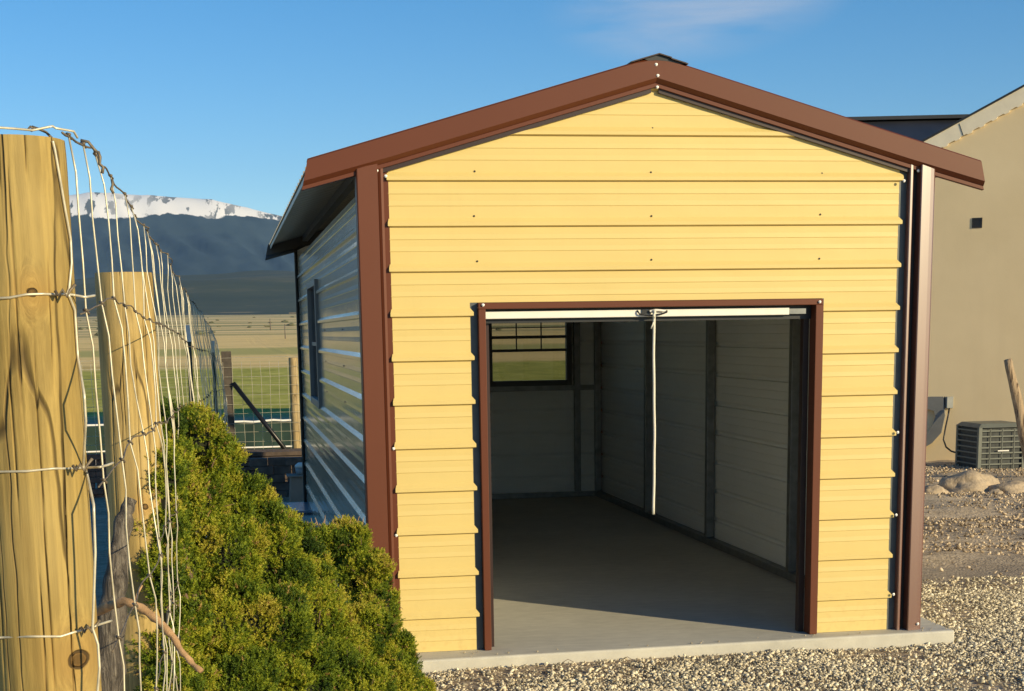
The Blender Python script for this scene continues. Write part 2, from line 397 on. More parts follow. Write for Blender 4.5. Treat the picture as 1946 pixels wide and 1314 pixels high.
def mountain(x,y):
    r=ridge(x)-34
    t=(y-6300)/(9600-6300)
    if y<=9600:
        prof=.10*sm(t/.35)+.62*sm((t-.12)/.80)+.28*sm((t-.78)/.22)
    else: prof=1-.8*sm((y-9600)/1900)
    z=r*prof
    g=mn.fractal(Vector((x*.0021+y*.0005,y*.0006,2)),1,2.1,6)
    rid=abs(mn.noise(Vector((x*.006+y*.0012,y*.0008,7))))+.5*abs(mn.noise(Vector((x*.015+y*.003,y*.0018,3))))
    k=sm(t/.3)*(1-sm((t-.985)/.015)) if y<=9600 else 0
    z+=k*(1-.86*sm((t-.55)/.4))*(26*g-90*rid*sm(t*1.2)+18)
    return z
def mountmat():
    t=NT('mountain'); s=t.sep(); Z=s[2]
    n=t.noise(.004,8,t.mapv((1,.5,.5)),.6); n2=t.noise(.012,7,t.mapv((1.6,.25,.5)),.6)
    zz=t.math('ADD',Z,t.math('ADD',t.math('MULTIPLY',t.math('SUBTRACT',n,.5),110),t.math('MULTIPLY',t.math('SUBTRACT',n2,.5),40)))
    r=t.new('ShaderNodeMapRange'); r.inputs[1].default_value=640; r.inputs[2].default_value=646; t.L(zz,r.inputs[0])
    gully=t.noise(.010,5,t.mapv((1.4,.10,.9),rot=(0,R(32),0)),.6)
    hole=t.ramp(gully,[(.54,0),(.575,.9)])
    patch=t.ramp(t.noise(.0022,2,t.mapv((1,.2,.2))),[(.36,0),(.48,1)])
    snow=t.math('MULTIPLY',r.outputs[0],t.math('SUBTRACT',1,t.math('MULTIPLY',hole,patch)))
    rock=t.ramp(t.noise(.006,7,t.mapv((1,.6,1))),[(.3,(.022,.040,.055)),(.7,(.052,.080,.095))])
    low=t.new('ShaderNodeMapRange'); low.inputs[1].default_value=150; low.inputs[2].default_value=60; t.L(Z,low.inputs[0])
    col=t.mix(t.math('MULTIPLY',low.outputs[0],.15),rock,(.07,.07,.045))
    col=t.mix(snow,col,(.97,.95,.92))
    t.col(col); t.rough(.9); t.b.inputs['Specular IOR Level'].default_value=.1; return t.m
hf('mountain',-4200,4300,6300,11500,260,110,mountain,mountmat())
def hillmat():
    t=NT('foothill'); n=t.noise(.004,8,t.mapv((.5,1.5,1)),.65); n2=t.noise(.012,6,t.mapv((.3,1.6,1)))
    col=t.ramp(n,[(.35,(.018,.035,.022)),(.55,(.040,.055,.030)),(.72,(.13,.11,.06))])
    col=t.mix(t.ramp(n2,[(.66,0),(.70,.7)]),col,(.34,.27,.16))
    t.col(col); t.rough(.95); return t.m
hf('foothill',-3800,3800,3000,5900,150,60,foothill,hillmat())

# haze: one closed box of thin air round everything, sky outside it
hb=MB().box((-5300,-70,-40),(5300,11700,1150)).build('haze',None)
hm=bpy.data.materials.new('haze_air'); hm.use_nodes=True; hn=hm.node_tree; hn.nodes.remove(hn.nodes['Principled BSDF'])
pv=hn.nodes.new('ShaderNodeVolumePrincipled'); pv.inputs['Color'].default_value=(.36,.62,1,1); pv.inputs['Density'].default_value=.000029; pv.inputs['Anisotropy'].default_value=0
hn.links.new(pv.outputs[0],hn.nodes['Material Output'].inputs['Volume']); hb.data.materials.append(hm); tag(hb,kind='stuff')

# ------------------------------------------------------------------ the shed
RIB=.2286; Z0=.1799
def off(z):
    """panel profile: major rib 19 mm, two minor ribs, one small crease under the rib"""
    u=((z-Z0)/RIB)%1.0; d=u*RIB
    # rib sits just above u=0
    if d<.006: return .019*d/.006
    if d<.024: return .019
    if d<.046: return .019*(1-(d-.024)/.022)
    for c in (.108,.168):
        if c-.0034<d<c: return .0026*(d-c+.0034)/.0034
        if c<=d<c+.024: return .0026*(1-(d-c)/.024)
    return 0
def rows(zmin,zmax,extra=()):
    z=set([zmin,zmax])|set(e for e in extra if zmin<e<zmax); k=math.floor((zmin-Z0)/RIB)
    while Z0+k*RIB<zmax:
        b=Z0+k*RIB
        for d in (0,.006,.024,.046,.1046,.10801,.132,.1646,.16801,.192):
            if zmin<b+d<zmax: z.add(round(b+d,5))
        k+=1
    return sorted(z)
W0,W1,DP=0.0,2.776,7.80          # front wall panel, depth
XL,XR=-.12,2.93                   # outer side-wall planes
APX,SL=1.405,.2855
APZ=3.088
def rooftop(x): return APZ-SL*abs(x-APX)
shed=empty('metal_shed',(APX,0,0),'tan ribbed metal shed with brown trim, gable roof and open roll-up door','shed')
def sheet(name,mat,parent,intervals,zs,place,inset=0,nseg=1,label=None):
    """horizontal-rib wall sheet. intervals(z)->list of (a0,a1); place(a,off,z)->xyz"""
    V=[];Fc=[]
    for za,zb in zip(zs[:-1],zs[1:]):
        ia=intervals((za+zb)/2)
        A=intervals(za+1e-6); B=intervals(zb-1e-6)
        for q in range(len(ia)):
            if q>=len(A) or q>=len(B): continue
            b=len(V)
            for k in range(nseg+1):
                t=k/nseg
                V.append(place(A[q][0]*(1-t)+A[q][1]*t,off(za)-inset,za)); V.append(place(B[q][0]*(1-t)+B[q][1]*t,off(zb)-inset,zb))
            for k in range(nseg): Fc.append((b+2*k,b+2*k+2,b+2*k+3,b+2*k+1))
    o=mk(name,V,Fc,mat,parent,label=label)
    bm=bmesh.new(); bm.from_mesh(o.data); bmesh.ops.remove_doubles(bm,verts=bm.verts[:],dist=1e-5); bm.to_mesh(o.data); bm.free()
    return o
DX0,DX1,DZ=.425,2.352,1.853
def gable_half(z): return max(.002,(rooftop(APX)-.125-z)/SL)
def front_iv(z):
    rb=.017 if off(z)>.009 else 0
    g=gable_half(z); a=max(W0-rb*.4,APX-g); b=min(W1+rb,APX+g)
    if z<DZ: return [(a,DX0-.012+rb),(DX1,b)]
    return [(a,b)]
zs=rows(0,rooftop(APX)-.135,(DZ,2.50,2.55))
def shell(name,iv,zs,place,mat,nseg=1,label=None):
    o=sheet(name,mat,shed,iv,zs,place,0,nseg,label); o.data.materials.append(M_PRIMER)
    # inner backing face of the same sheet, 2 mm in
    i=sheet(name,M_PRIMER,shed,iv,zs,place,.002,nseg)
    bm=bmesh.new(); bm.from_mesh(o.data); n0=len(bm.faces); b2=bmesh.new(); b2.from_mesh(i.data)
    vm_=[bm.verts.new(v.co) for v in b2.verts]
    for f in b2.faces:
        nf=bm.faces.new([vm_[v.index] for v in reversed(f.verts)]); nf.material_index=1
    bm.to_mesh(o.data); bm.free(); b2.free(); me=i.data; bpy.data.objects.remove(i); bpy.data.meshes.remove(me)
    return o
shell('front_wall',front_iv,zs,lambda a,o,z:(a,-o,z),M_SIDING,12)
WY0,WY1,WZ0,WZ1=4.55,5.75,1.14,2.10     # side window opening
ZT=2.44
def side_iv(z): return [(.03,WY0),(WY1,DP+.012)] if WZ0<z<WZ1 else [(.03,DP+.012)]
szs=rows(0,ZT,(WZ0,WZ1))
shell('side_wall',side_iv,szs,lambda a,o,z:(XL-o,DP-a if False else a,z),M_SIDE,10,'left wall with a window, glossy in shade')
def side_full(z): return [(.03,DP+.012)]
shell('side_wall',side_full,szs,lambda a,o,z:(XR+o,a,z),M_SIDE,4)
BX0,BX1,BZ0,BZ1=1.76,2.60,1.17,2.16      # back window opening
def back_iv(z):
    g=gable_half(z); a=max(XL-.004,APX-g); b=min(XR+.004,APX+g)
    return [(a,BX0),(BX1,b)] if BZ0<z<BZ1 else [(a,b)]
shell('back_wall',back_iv,rows(0,rooftop(APX)-.135,(BZ0,BZ1,2.55)),lambda a,o,z:(a,DP+o,z),M_SIDING,3)
# roof: two ribbed planes, ribs run down the slope
def roof_side(sg):
    V=[];Fc=[]; ysr=[]; y=-.035
    prof=[]
    k=0
    while y<DP+.06:
        for d,h in ((0,0),(.012,.017),(.030,.017),(.042,0),(.10,0),(.105,.003),(.11,0),(.165,0),(.17,.003),(.175,0)):
            if y+d<DP+.06: prof.append((y+d,h))
        y+=RIB
    prof.append((DP+.06,0))
    for t in (0.0,1.0):
        x=APX+sg*(.0+1.80*t)
        for (yy,h) in prof: V.append((x,yy,rooftop(x)-.012+h))
    n=len(prof)
    for i in range(n-1): Fc.append((i,i+1,n+i+1,n+i) if sg<0 else (i,n+i,n+i+1,i+1))
    o=mk('roof_panel',V,Fc,M_ROOFU,shed)
    m=o.modifiers.new('thickness','SOLIDIFY'); m.thickness=.0015; m.offset=-1
    return o
roof_side(-1); roof_side(1)
# eave framing: purlin along the eave underside and fascia lip
for sg in (-1,1):
    x=APX+sg*1.80; xi=APX+sg*1.45
    MB().bar((x-sg*.012,-.02,rooftop(x)-.030),(x-sg*.012,DP+.04,rooftop(x)-.030),.006,.030).build('eave_lip',M_ROOFU,shed)
    MB().bar((xi,.03,rooftop(xi)-.05),(xi,DP-.03,rooftop(xi)-.05),.05,.055).build('roof_purlin',M_GALV,shed)
# ridge cap
cap=MB()
cp=[(-.15,-.043),(-.085,-.024),(0,.0),(.065,-.018),(.068,-.024),(.14,-.044),(.155,-.050)]
cap.extr([(a,b) for a,b in cp],[lambda a,b:(APX+a+.01,-.075,APZ+.012+b),lambda a,b:(APX+a+.01,DP+.09,APZ+.012+b)])
o=cap.build('ridge_cap',M_BROWN_D,shed); m=o.modifiers.new('t','SOLIDIFY'); m.thickness=.006
# dark foam closure filling the end of the ridge
MB().extr([(-.08,-.027),(0,-.005),(.06,-.022),(.14,-.05),(.0,-.06)],[lambda a,b:(APX+a+.01,-.060,APZ+.012+b),lambda a,b:(APX+a+.01,-.02,APZ+.012+b)],True).build('ridge_closure',M_DARK,shed)
# rake trims: folded profile swept up each slope (front and back)
rake=[(0,-.012),(0,.001),(-.052,.002),(-.062,-.006),(-.064,-.108),(-.042,-.128),(-.036,-.131),(-.036,-.150),(-.012,-.153),(-.012,-.140)]
def rake_trim(sg,front=True):
    mat_=M_BROWN if front else M_ROOFD
    y0=0 if front else DP; s=1 if front else -1
    def f(x):
        rnd=0
        return lambda a,b:(x+sg*( -b*.0),y0+s*(a),rooftop(x)+b-(0))
    xe=APX+sg*1.812
    mb=MB(); st=[APX+sg*.0]+[APX+sg*q for q in (.05,.12,.25,.6,1.0,1.4)]+[xe]
    def fx(x):
        dd=abs(x-APX)
        def g(a,b):
            zz=rooftop(x)+b
            if b>-.05: zz-=.018*math.exp(-(dd/.05)**2)     # softened peak
            xx=x+ (sg*b*-.22 if dd>1.8 else 0)               # angled cut at the eave end
            return (xx,y0+s*a,zz)
        return g
    mb.extr(rake,[fx(x) for x in st])
    o=mb.build('rake_trim',mat_,shed); m=o.modifiers.new('t','SOLIDIFY'); m.thickness=.0015
    return o
for sg in (-1,1):
    rake_trim(sg); rake_trim(sg,False)
# dark gap / soffit strip directly under the rake
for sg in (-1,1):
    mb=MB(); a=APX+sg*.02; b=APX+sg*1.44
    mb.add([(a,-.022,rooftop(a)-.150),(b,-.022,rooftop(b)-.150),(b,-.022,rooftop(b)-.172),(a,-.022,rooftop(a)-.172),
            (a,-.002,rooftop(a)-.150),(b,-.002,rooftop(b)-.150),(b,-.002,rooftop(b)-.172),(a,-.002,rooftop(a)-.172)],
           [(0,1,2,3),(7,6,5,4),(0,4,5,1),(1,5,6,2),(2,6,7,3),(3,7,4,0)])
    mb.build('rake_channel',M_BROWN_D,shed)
# corner trims
def corner(prof,mat,z0,z1f,extra=None):
    mb=MB(); mb.extr(prof,[lambda x,y:(x,y,z0),lambda x,y:(x,y,z1f(x))]); o=mb.build('corner_trim',mat,shed)
    m=o.modifiers.new('t','SOLIDIFY'); m.thickness=.0014; return o
zt=lambda x: rooftop(x)-.118
corner([(0.003,-.001),(-.024,-.001),(-.026,-.026),(-.038,-.032),(-.050,-.026),(-.054,-.018),(-.056,-.046),(-.158,-.052),(-.163,-.048),(-.163,.055),(-.150,.057)],M_BROWN,-.0,zt)
corner([(2.820,.004),(2.821,-.034),(2.826,-.038),(2.838,-.036),(2.843,-.030),(2.843,.004)],M_BROWN_G,-.0,zt)
corner([(2.8745,.004),(2.875,-.060),(2.880,-.064),(2.905,-.0605),(2.932,-.0555),(2.953,-.050),(2.961,-.044),(2.964,-.034),(2.964,.055)],M_BROWN_G,-.0,zt)
MB().box((2.8435,.0,0.001),(2.874,.01,2.53)).build('recess_shade',M_DARK,shed)  # dark strip standing in for the shade inside the trim recess
MB().box((2.770,.003,0.001),(2.8195,.012,2.55)).build('wall_channel',M_CHANNEL,shed)
MB().box((-.003,.003,0.001),(.004,.012,2.52)).build('wall_channel',M_CHANNEL,shed)
corner([(-.04,DP+.03),(-.158,DP+.03),(-.158,DP-.05),(-.145,DP-.05)],M_DARK,-.0,zt)
corner([(2.85,DP+.03),(2.968,DP+.03),(2.968,DP-.05)],M_BROWN,-.0,zt)
# door opening trim (brown J trim) and grey channel behind rib ends
mb=MB()
mb.box((.452,-.040,0.0),(.490,.055,1.8178)).box((2.302,-.040,0.0),(2.346,.055,1.8178)).box((.452,-.0352,1.818),(2.346,.0,1.8505))
mb.build('door_trim',M_BROWN,shed,bevel=.003)
MB().box((.405,.002,0.001),(.4515,.03,1.852)).build('door_channel',M_CHANNEL,shed); MB().box((2.3465,-.010,0.001),(2.357,.03,1.852)).build('door_channel',M_CHANNEL,shed)
MB().box((2.268,.056,0),(2.300,.105,1.80)).build('door_guide_rail',M_BROWN_D,shed); MB().box((.492,.056,0),(.52,.105,1.80)).build('door_guide_rail',M_BROWN_D,shed)
# roll-up door: rolled curtain above the lintel, white bottom bar showing
dr=MB(); dr.tube([(.5,.34,2.06),(2.29,.34,2.06)],.17,28); dr.build('door_roll',M_WHITEP,shed,True)
# its curtain drop, ribbed
mb=MB()
mb.box((.4925,.000,1.767),(2.166,.030,1.806)); bar=mb.build('door_bottom_bar',M_WHITEP,shed,bevel=.004)
mb=MB().box((.4925,.032,1.745),(2.30,.055,1.816)); mb.build('door_seal',M_DARK,shed)
mb=MB().box((2.168,.006,1.772),(2.262,.031,1.800)); mb.build('door_bar_end',M_GALV,shed)
mb=MB().tube([(1.315,-.003,1.800),(1.318,-.012,1.792),(1.325,-.014,1.782),(1.36,-.014,1.776),(1.40,-.014,1.775),(1.44,-.014,1.780),(1.475,-.012,1.790),(1.478,-.003,1.797)],.0045,8)
mb.box((1.338,-.006,1.783),(1.39,-.0005,1.805)); mb.build('door_handle',M_DARK,shed)
mb=MB().tube([(1.38,-.016,1.796),(1.41,-.020,1.802),(1.44,-.018,1.800),(1.463,-.012,1.797)],.006,8)
mb.build('door_latch',M_WHITEP,shed)
# interior framing: posts, base rail, top rail, window header
def post(a,b): MB().box(a,b).build('wall_post',M_GALV,shed,bevel=.004)
base=MB()
for y in (.10,1.86,3.78,5.70):
    post((XR-.075,y,.055),(XR-.012,y+.062,2.36))
    post((XL+.012,y,.055),(XL+.075,y+.062,2.36))
post((XR-.075,DP-.075,.055),(XR-.012,DP-.012,2.36)); post((XL+.012,DP-.075,.055),(XL+.075,DP-.012,2.36))
post((1.66,DP-.072,.055),(1.722,DP-.012,2.36)); post((2.64,DP-.072,.055),(2.70,DP-.012,2.36))
base.box((XR-.078,.10,.001),(XR-.010,DP-.01,.053)).box((XL+.010,.10,.001),(XL+.078,DP-.01,.053)).box((XL+.08,DP-.078,.001),(XR-.08,DP-.010,.053))
base.build('base_rail',M_GALV,shed,bevel=.003)
MB().box((XR-.076,.10,2.362),(XR-.012,DP-.01,2.42)).build('top_rail',M_GALV,shed); MB().box((XL+.012,.10,2.362),(XL+.076,DP-.01,2.42)).build('top_rail',M_GALV,shed)
MB().box((XL+.08,DP-.070,1.095),(XR-.08,DP-.012,1.145)).build('window_header',M_GALV,shed)
MB().box((.38,.056,1.815),(2.42,.100,1.875)).box((.37,.056,0),(.425,.100,1.812)).box((2.362,.056,0),(2.42,.100,1.812)).build('door_frame',M_GALV,shed)
# windows
def window(name,fn,a0,a1,z0,z1,bars,fmat,label):
    """fn(a,d,z): a along wall, d outward"""
    fr=MB()
    def bx(mb,aa,ab,za,zb,da,db):
        P=[fn(x,d,z) for z in (za,zb) for x,d in ((aa,da),(ab,da),(ab,db),(aa,db))]
        mb.add(P,[(0,3,2,1),(4,5,6,7),(0,1,5,4),(1,2,6,5),(2,3,7,6),(3,0,4,7)])
    w=.055
    bx(fr,a0-.02,a0+w-.02,z0-.03,z1+.03,-.05,.028); bx(fr,a1-w+.02,a1+.02,z0-.03,z1+.03,-.05,.028)
    bx(fr,a0+w-.019,a1-w+.019,z1-.02,z1+.029,-.05,.027); bx(fr,a0+w-.019,a1-w+.019,z0-.029,z0+.03,-.05,.027)
    root=fr.build('window',fmat,shed,bevel=.003,label=label)
    gm=MB(); i0,i1=a0+w-.02,a1-w+.02
    for (k,p,q) in bars:
        if k=='h': bx(gm,i0,i1,p-q/2,p+q/2,-.014,.004)
        else: bx(gm,p-.006,p+.006,q[0],q[1],-.012,.002)
    o=gm.build('muntin_grid',fmat,root)
    gl=MB(); bx(gl,i0,i1,z0+.03,z1-.02,-.006,-.003); o=gl.build('glass',M_GLASS,root)
    return root
b0,b1=BX0+.035,BX1-.035
zr=[at(1018,y,Y=DP).z for y in (622.8,640.8,666,600)]
cw=(b1-b0)/3
bars=[('h',zr[0],.010),('h',zr[1],.030),('h',zr[2],.028),('v',b0+cw,(zr[2],BZ1)),('v',b0+2*cw,(zr[2],BZ1)),('h',1.93,.010),('h',2.04,.010)]
window('window',lambda a,d,z:(a,DP+d,z),BX0,BX1,BZ0,BZ1,bars,M_VINYLW,'back wall window with divided upper sash')
window('window',lambda a,d,z:(XL-d,a,z),WY0,WY1,WZ0,WZ1,[('h',1.62,.03)],M_VINYL,'side window standing proud of the left wall')
# screws: dark ones in the field, white ones in the trim
def screws(name,pts,mat,r=.006,ax='y'):
    mb=MB()
    for p in pts:
        p=Vector(p); n=8; d=Vector((0,-1,0)) if ax=='y' else Vector((-1,0,0)); s=Vector((1,0,0)) if ax=='y' else Vector((0,1,0))
        rings=[(r,0),(r,.002),(r*.55,.003),(r*.5,.0065)]
        b=len(mb.V)
        for rr_,h in rings:
            for k in range(n): t=2*math.pi*k/n; mb.V.append(p+d*h+s*(rr_*math.cos(t))+Vector((0,0,rr_*math.sin(t))))
        for i in range(3):
            for k in range(n): mb.F.append((b+i*n+k,b+i*n+(k+1)%n,b+(i+1)*n+(k+1)%n,b+(i+1)*n+k))
        mb.F.append(tuple(b+3*n+k for k in range(n)))
    return mb.build(name,mat,shed)
for x,y in [(1240,244),(902,326),(1237,328),(1562,330),(901,411),(1238,411),(1559,408),(907,497),(1238,494),(1557,492)]:
    p=at(x,y,Y=0); screws('screw',[p],M_SCREWD,.0055)
for x,y,Y in [(716,325,-.04),(1247,123,-.062),(1250,144,-.064),(1249,166,-.04),(1745,325,-.04),(918,580,-.041),(1558,574,-.041),(1706,822,-.037),(1703,979,-.037),(1698,1130,-.037),(748,853,-.028),(753,1018,-.028),(733,335,-.02),(1718,344,-.036),(1744,1186,-.062)]:
    screws('screw',[at(x,y,Y=Y)],M_SCREW,.008)
for k in (7,6,5,4): 
    for y in (1.9,3.8): screws('screw',[(XL-.0005,y,Z0+k*RIB-.05)],M_SCREWD,.006,'x')
# concrete slab
sl=MB().box((-.40,-.20,-.20),(3.14,8.15,-.0015))
slab=sl.build('concrete_slab',M_CONC,bevel=.012)
# fit the slab's front edge
for v in slab.data.vertices:
    if v.co.y<0: v.co.y=-.223 if v.co.x<1 else -.115
tag(slab,'grey concrete slab under the shed with a sunlit front edge','slab')
# pull rope
pts=[]
for i in range(26):
    z=1.792-i*(1.792-.709)/25
    pts.append((1.402+.0022*math.sin(z*7)+.0008*math.sin(z*23),-.024,z))
rp=MB().tube(pts,.0075,10).tube([(1.398,-.024,1.80),(1.406,-.030,1.79),(1.398,-.030,1.775),(1.404,-.026,1.76)],.0075,8).tube([(1.40,-.026,1.745),(1.392,-.03,1.725),(1.383,-.030,1.705)],.0035,8)
rope=rp.build('pull_rope',M_ROPE,None,True); tag(rope,'thin white pull rope hanging from the roll-up door bar','rope')

# ------------------------------------------------------------------ fence posts on the left
def round_post(name,cx,cy,z0,z1,r,mat,label,parent,n=160,lean=(0,0)):
    V=[];Fc=[];T=[]; m=90; H=z1-z0; sd_=cx*13+cy*7
    for j in range(m+1):
        t=j/m; z=H*t
        for k in range(n):
            a=2*math.pi*k/n; rr_=r*(1+.018*mn.noise(Vector((math.cos(a)*1.3,math.sin(a)*1.3,z*1.2+sd_)))+.008*mn.noise(Vector((math.cos(a)*6,math.sin(a)*6,z*2+sd_))))
            # drying checks as real grooves
            g=0
            for (ca,cz,cl_) in CHK: 
                dz=abs(z-cz)/cl_
                if dz<1:
                    da=abs((a-ca-.045*math.sin(z*3.1+ca*5)-.006*math.sin(z*23+ca)-.16*(z-cz)+math.pi)%(2*math.pi)-math.pi); g=max(g,min(1,(1-dz)*2)*max(0,1-da/.026))
            rr_-=.004*g*(r/.09); T.append(g)
            if j>=m-1 : rr_*=(.985 if j==m else .997)
            V.append((math.cos(a)*rr_+lean[0]*t,math.sin(a)*rr_+lean[1]*t,z))
    for j in range(m):
        for k in range(n): k2=(k+1)%n; Fc.append((j*n+k,j*n+k2,(j+1)*n+k2,(j+1)*n+k))
    c=len(V); V.append((lean[0],lean[1],H+.004)); T.append(0)
    for k in range(n): Fc.append((m*n+k,m*n+(k+1)%n,c))
    o=mk(name,V,Fc,mat,parent,smooth=True,label=label); o.location=(cx,cy,z0)
    at_=o.data.attributes.new('tint','FLOAT','POINT'); at_.data.foreach_set('value',T)
    mod=o.modifiers.new('e','EDGE_SPLIT'); mod.split_angle=R(50)
    return o
CHK=[(-1.50,1.78,.26),(-1.28,1.40,.38),(-1.95,1.97,.08),(-1.52,1.16,.22),(-2.25,1.45,.40),(-.95,1.75,.12),(-1.80,1.55,.16),(-1.62,2.0,.07),(-1.2,2.0,.05),(-.9,1.3,.3)]
P1=(CX-.333,-5.63); P2=(CX-.323,-2.93)
k1=at(148,1258,Y=P1[1]-.085); k2=at(60,556,Y=P1[1]-.088)
GZ1=.0
kn=[(k1.x-P1[0],k1.y-P1[1],k1.z-GZ1,.018),(k2.x-P1[0],k2.y-P1[1],k2.z-GZ1,.010)]
M_WOOD1=wood('treated_pine_near',(.43,.305,.095),(.055,.035,.015),kn)
M_WOOD2=wood('treated_pine_mid',(.50,.355,.125),(.07,.045,.02),[(.03,-.09,1.2,.012)])
M_WOOD3=wood('treated_pine_far',(.47,.35,.17),(.07,.045,.02),[])
M_OLD=wood('weathered_wood',(.17,.145,.12),(.05,.04,.035),[])
YB=12.3
pd=at(434,760,Y=YB)
fen=empty('wire_fence',(P1[0]+.09,P1[1],0),'sagging field wire fence with thick pine posts running away along the left side','fence','wire fences')
bf=empty('wire_fence',(pd.x,YB,-.15),'welded wire mesh fence with a black diagonal brace across the far end of the yard','fence','wire fences')
z1=at(70,268,Y=P1[1]).z
round_post('wooden_post',P1[0],P1[1],GZ1,z1,.0885,M_WOOD1,'thick yellow pine post at the left edge, nearest of all',fen,n=260)
z2=at(246,519,Y=P2[1]).z
round_post('wooden_post',P2[0],P2[1],-.05,z2,.0935,M_WOOD2,'yellow pine post standing behind the juniper and the wire mesh',fen,n=200)
pb=at(566,905,Y=YB)
round_post('wooden_post',pb.x,YB,-.16,at(566,680,Y=YB).z,.058,M_WOOD3,'slim round pale post beside the shed',bf,n=40)
MB().box((pd.x-.062,YB-.06,-.16),(pd.x+.062,YB+.06,at(434,668,Y=YB).z)).build('corner_post',plain('dark_stained_post',(.075,.06,.045),.8,0,.3,12,.3),bf,bevel=.006,label='dark square corner post')
# diagonal brace
mb=MB().tube([at(443,728,Y=YB-.08),at(584,908,Y=YB-.25)],.030,12); mb.build('brace_pipe',M_PIPE,bf,True)

# ------------------------------------------------------------------ side fence mesh
DT=[2.3,2.8,3.4,4.25,5,6.2,8.2,12,18,20.8]; ZTP=[2.03,2.035,2.07,2.055,2.03,2.02,1.94,1.88,1.70,1.50]
def topz(y): return float(np.interp(y-CY,DT,ZTP))
def mx_(y,z):
    """mesh plane with its bulges and sag"""
    base=CX-.246+.0078*(y-P1[1])
    h=topz(y)-z
    near=math.exp(-((y+5.1)/1.4)**2)
    b=.014*math.sin(h*3.0+.3*math.sin(y*2))*(1-math.exp(-abs(y-P1[1])*3))+.030*near*sm((h-.35)/.9)
    b+=.016*nz3(y*1.7,z*1.3,1)+.012*nz3(y*6,z*2.2,4)
    b*=(.4+.6*min(1,(y-P1[1])/.8))
    return base+b+(.034+.06*sm((y+1.5)/8))*min(h,.7)
def wirez(y,dz): return topz(y)-dz-.02*abs(nz3(y*1.1,dz*3))-.012*nz3(y*5,dz*7)
DZW=[0,.285,.575,.86,1.10,1.32,1.52,1.70,1.85]
hw=MB()
yy0,yy1=P1[1]-.02,YB-.02
for q,dz in enumerate(DZW):
    pts=[];y=yy0
    while y<yy1:
        z=wirez(y,dz); pts.append((mx_(y,z),y,z)); y+=.05 if y<0 else .15
    hw.tube(pts,.0016 if q else .0021,6)
vw=MB(); ty=MB(); y=yy0+.10; vi=0
while y<yy1 and vi<400:
    jit=.030*nz3(y*9,2.2); bow=.020*nz3(y*5.3,7.7); lowb=.022*nz3(y*3.9,4.4)
    pts=[]
    for q in range(len(DZW)):
        z=wirez(y,DZW[q]); pts.append(Vector((mx_(y,z)+lowb*min(1,q/4)*(y>P1[1]+.3),y+jit*math.sin(q*2.1+y*3)+(.05*nz3(q*1.7,y*6) if q>1 else 0),z)))
    P_=[]
    for q in range(len(pts)-1):
        a,b=pts[q],pts[q+1]
        k=.010*nz3(q*3.1,y*4,6)
        P_+= [a,a.lerp(b,.2)+Vector((k*.8+.004+bow*.5,0,0)),a.lerp(b,.45)+Vector((k*1.5+bow*.8,k*.6,0)),a.lerp(b,.72)+Vector((k*1.2+bow*.5,k*.4,0))]
    P_.append(pts[-1])
    vw.tube(P_,.0019 if y<0 else .0024,6)
    if y<3:
        for q in range(len(pts)):
            c=pts[q]; t=Vector((0,1,0))
            ty.tube([c+Vector((.003,-.011,.002)),c+Vector((-.003,-.004,.004)),c+Vector((.004,.003,-.003)),c+Vector((0,.011,.001))],.0028,5)
    y+=(.285 if y<-1.5 else .34 if y<3 else .5)*(1+1.1*nz3(y*4.7,5)); vi+=1
hw.add(ty.V,ty.F); hw.build('line_wire',M_WIRED,fen,True,normals=False); vw.build('stay_wire',M_WIRE,fen,True,normals=False)
# barbed upstand: loose curled ends of the top wire near the first post
lp=MB()
def pw(l,Y,mb,r): MB().tube([at(x,y_,Y=Y) for x,y_ in l],r,7).build('loose_wire_end',M_WIRED,fen,True)
pw([(101,265),(88,252),(72,245),(60,241)],-5.60,lp,.0022)
pw([(63,246),(58,241),(52,247),(60,249),(66,243)],-5.62,lp,.0022)
pw([(153,267),(168,270),(178,283),(184,289)],-5.28,lp,.0028)
pw([(186,288),(190,299),(189,312),(196,318),(194,330)],-5.06,lp,.0034)
pw([(213,341),(214,352),(211,360),(216,368)],-4.7,lp,.003)
# wires crossing the near post and running off to the left
cw_=MB(); Yf=P1[1]-.098
def cross(l,r=.0021):
    pts=[]
    for x,y_,Y in l:
        p=at(x,y_,Y=Y); o_=Vector((CX,CY,CZ)); d_=(p-o_); rr_=.0885+.0028
        ax_,ay_=o_.x-P1[0],o_.y-P1[1]; A=d_.x**2+d_.y**2; B=2*(ax_*d_.x+ay_*d_.y); C_=ax_**2+ay_**2-rr_**2; D_=B*B-4*A*C_
        if D_>0 and p.z<z1 and x<168: p=o_+d_*((-B-math.sqrt(D_))/(2*A))      # lies on the round face of the post
        pts.append(p)
    # resample smooth
    out=[]
    for a,b in zip(pts[:-1],pts[1:]):
        for k in range(6): out.append(a.lerp(b,k/6))
    out.append(pts[-1]); cw_.tube(out,r,8)
cross([(-60,238,-5.70),(0,243,-5.68),(30,245,-5.66),(62,248,-5.64),(100,240,-5.62),(106,244,-5.62),(140,250,-5.60),(147,262,-5.58)],.0019)
cross([(-60,572,Yf+.02),(0,567,Yf),(18,566,Yf),(50,560,Yf-.003),(80,559,Yf-.003),(112,560,Yf),(122,559,Yf+.008),(140,561,Yf+.03),(162,565,Yf+.07),(180,562,Yf+.12)])
cross([(-60,897,Yf+.02),(0,897,Yf+.003),(50,896,Yf),(100,891,Yf-.002),(150,890,Yf),(163,889,Yf+.01),(190,888,Yf+.04),(205,884,Yf+.08),(215,880,Yf+.12)])
cross([(-60,1212,Yf+.02),(0,1212,Yf+.004),(60,1210,Yf),(115,1210,Yf-.002),(140,1202,Yf-.002),(160,1197,Yf),(180,1190,Yf+.015),(212,1180,Yf+.10)])
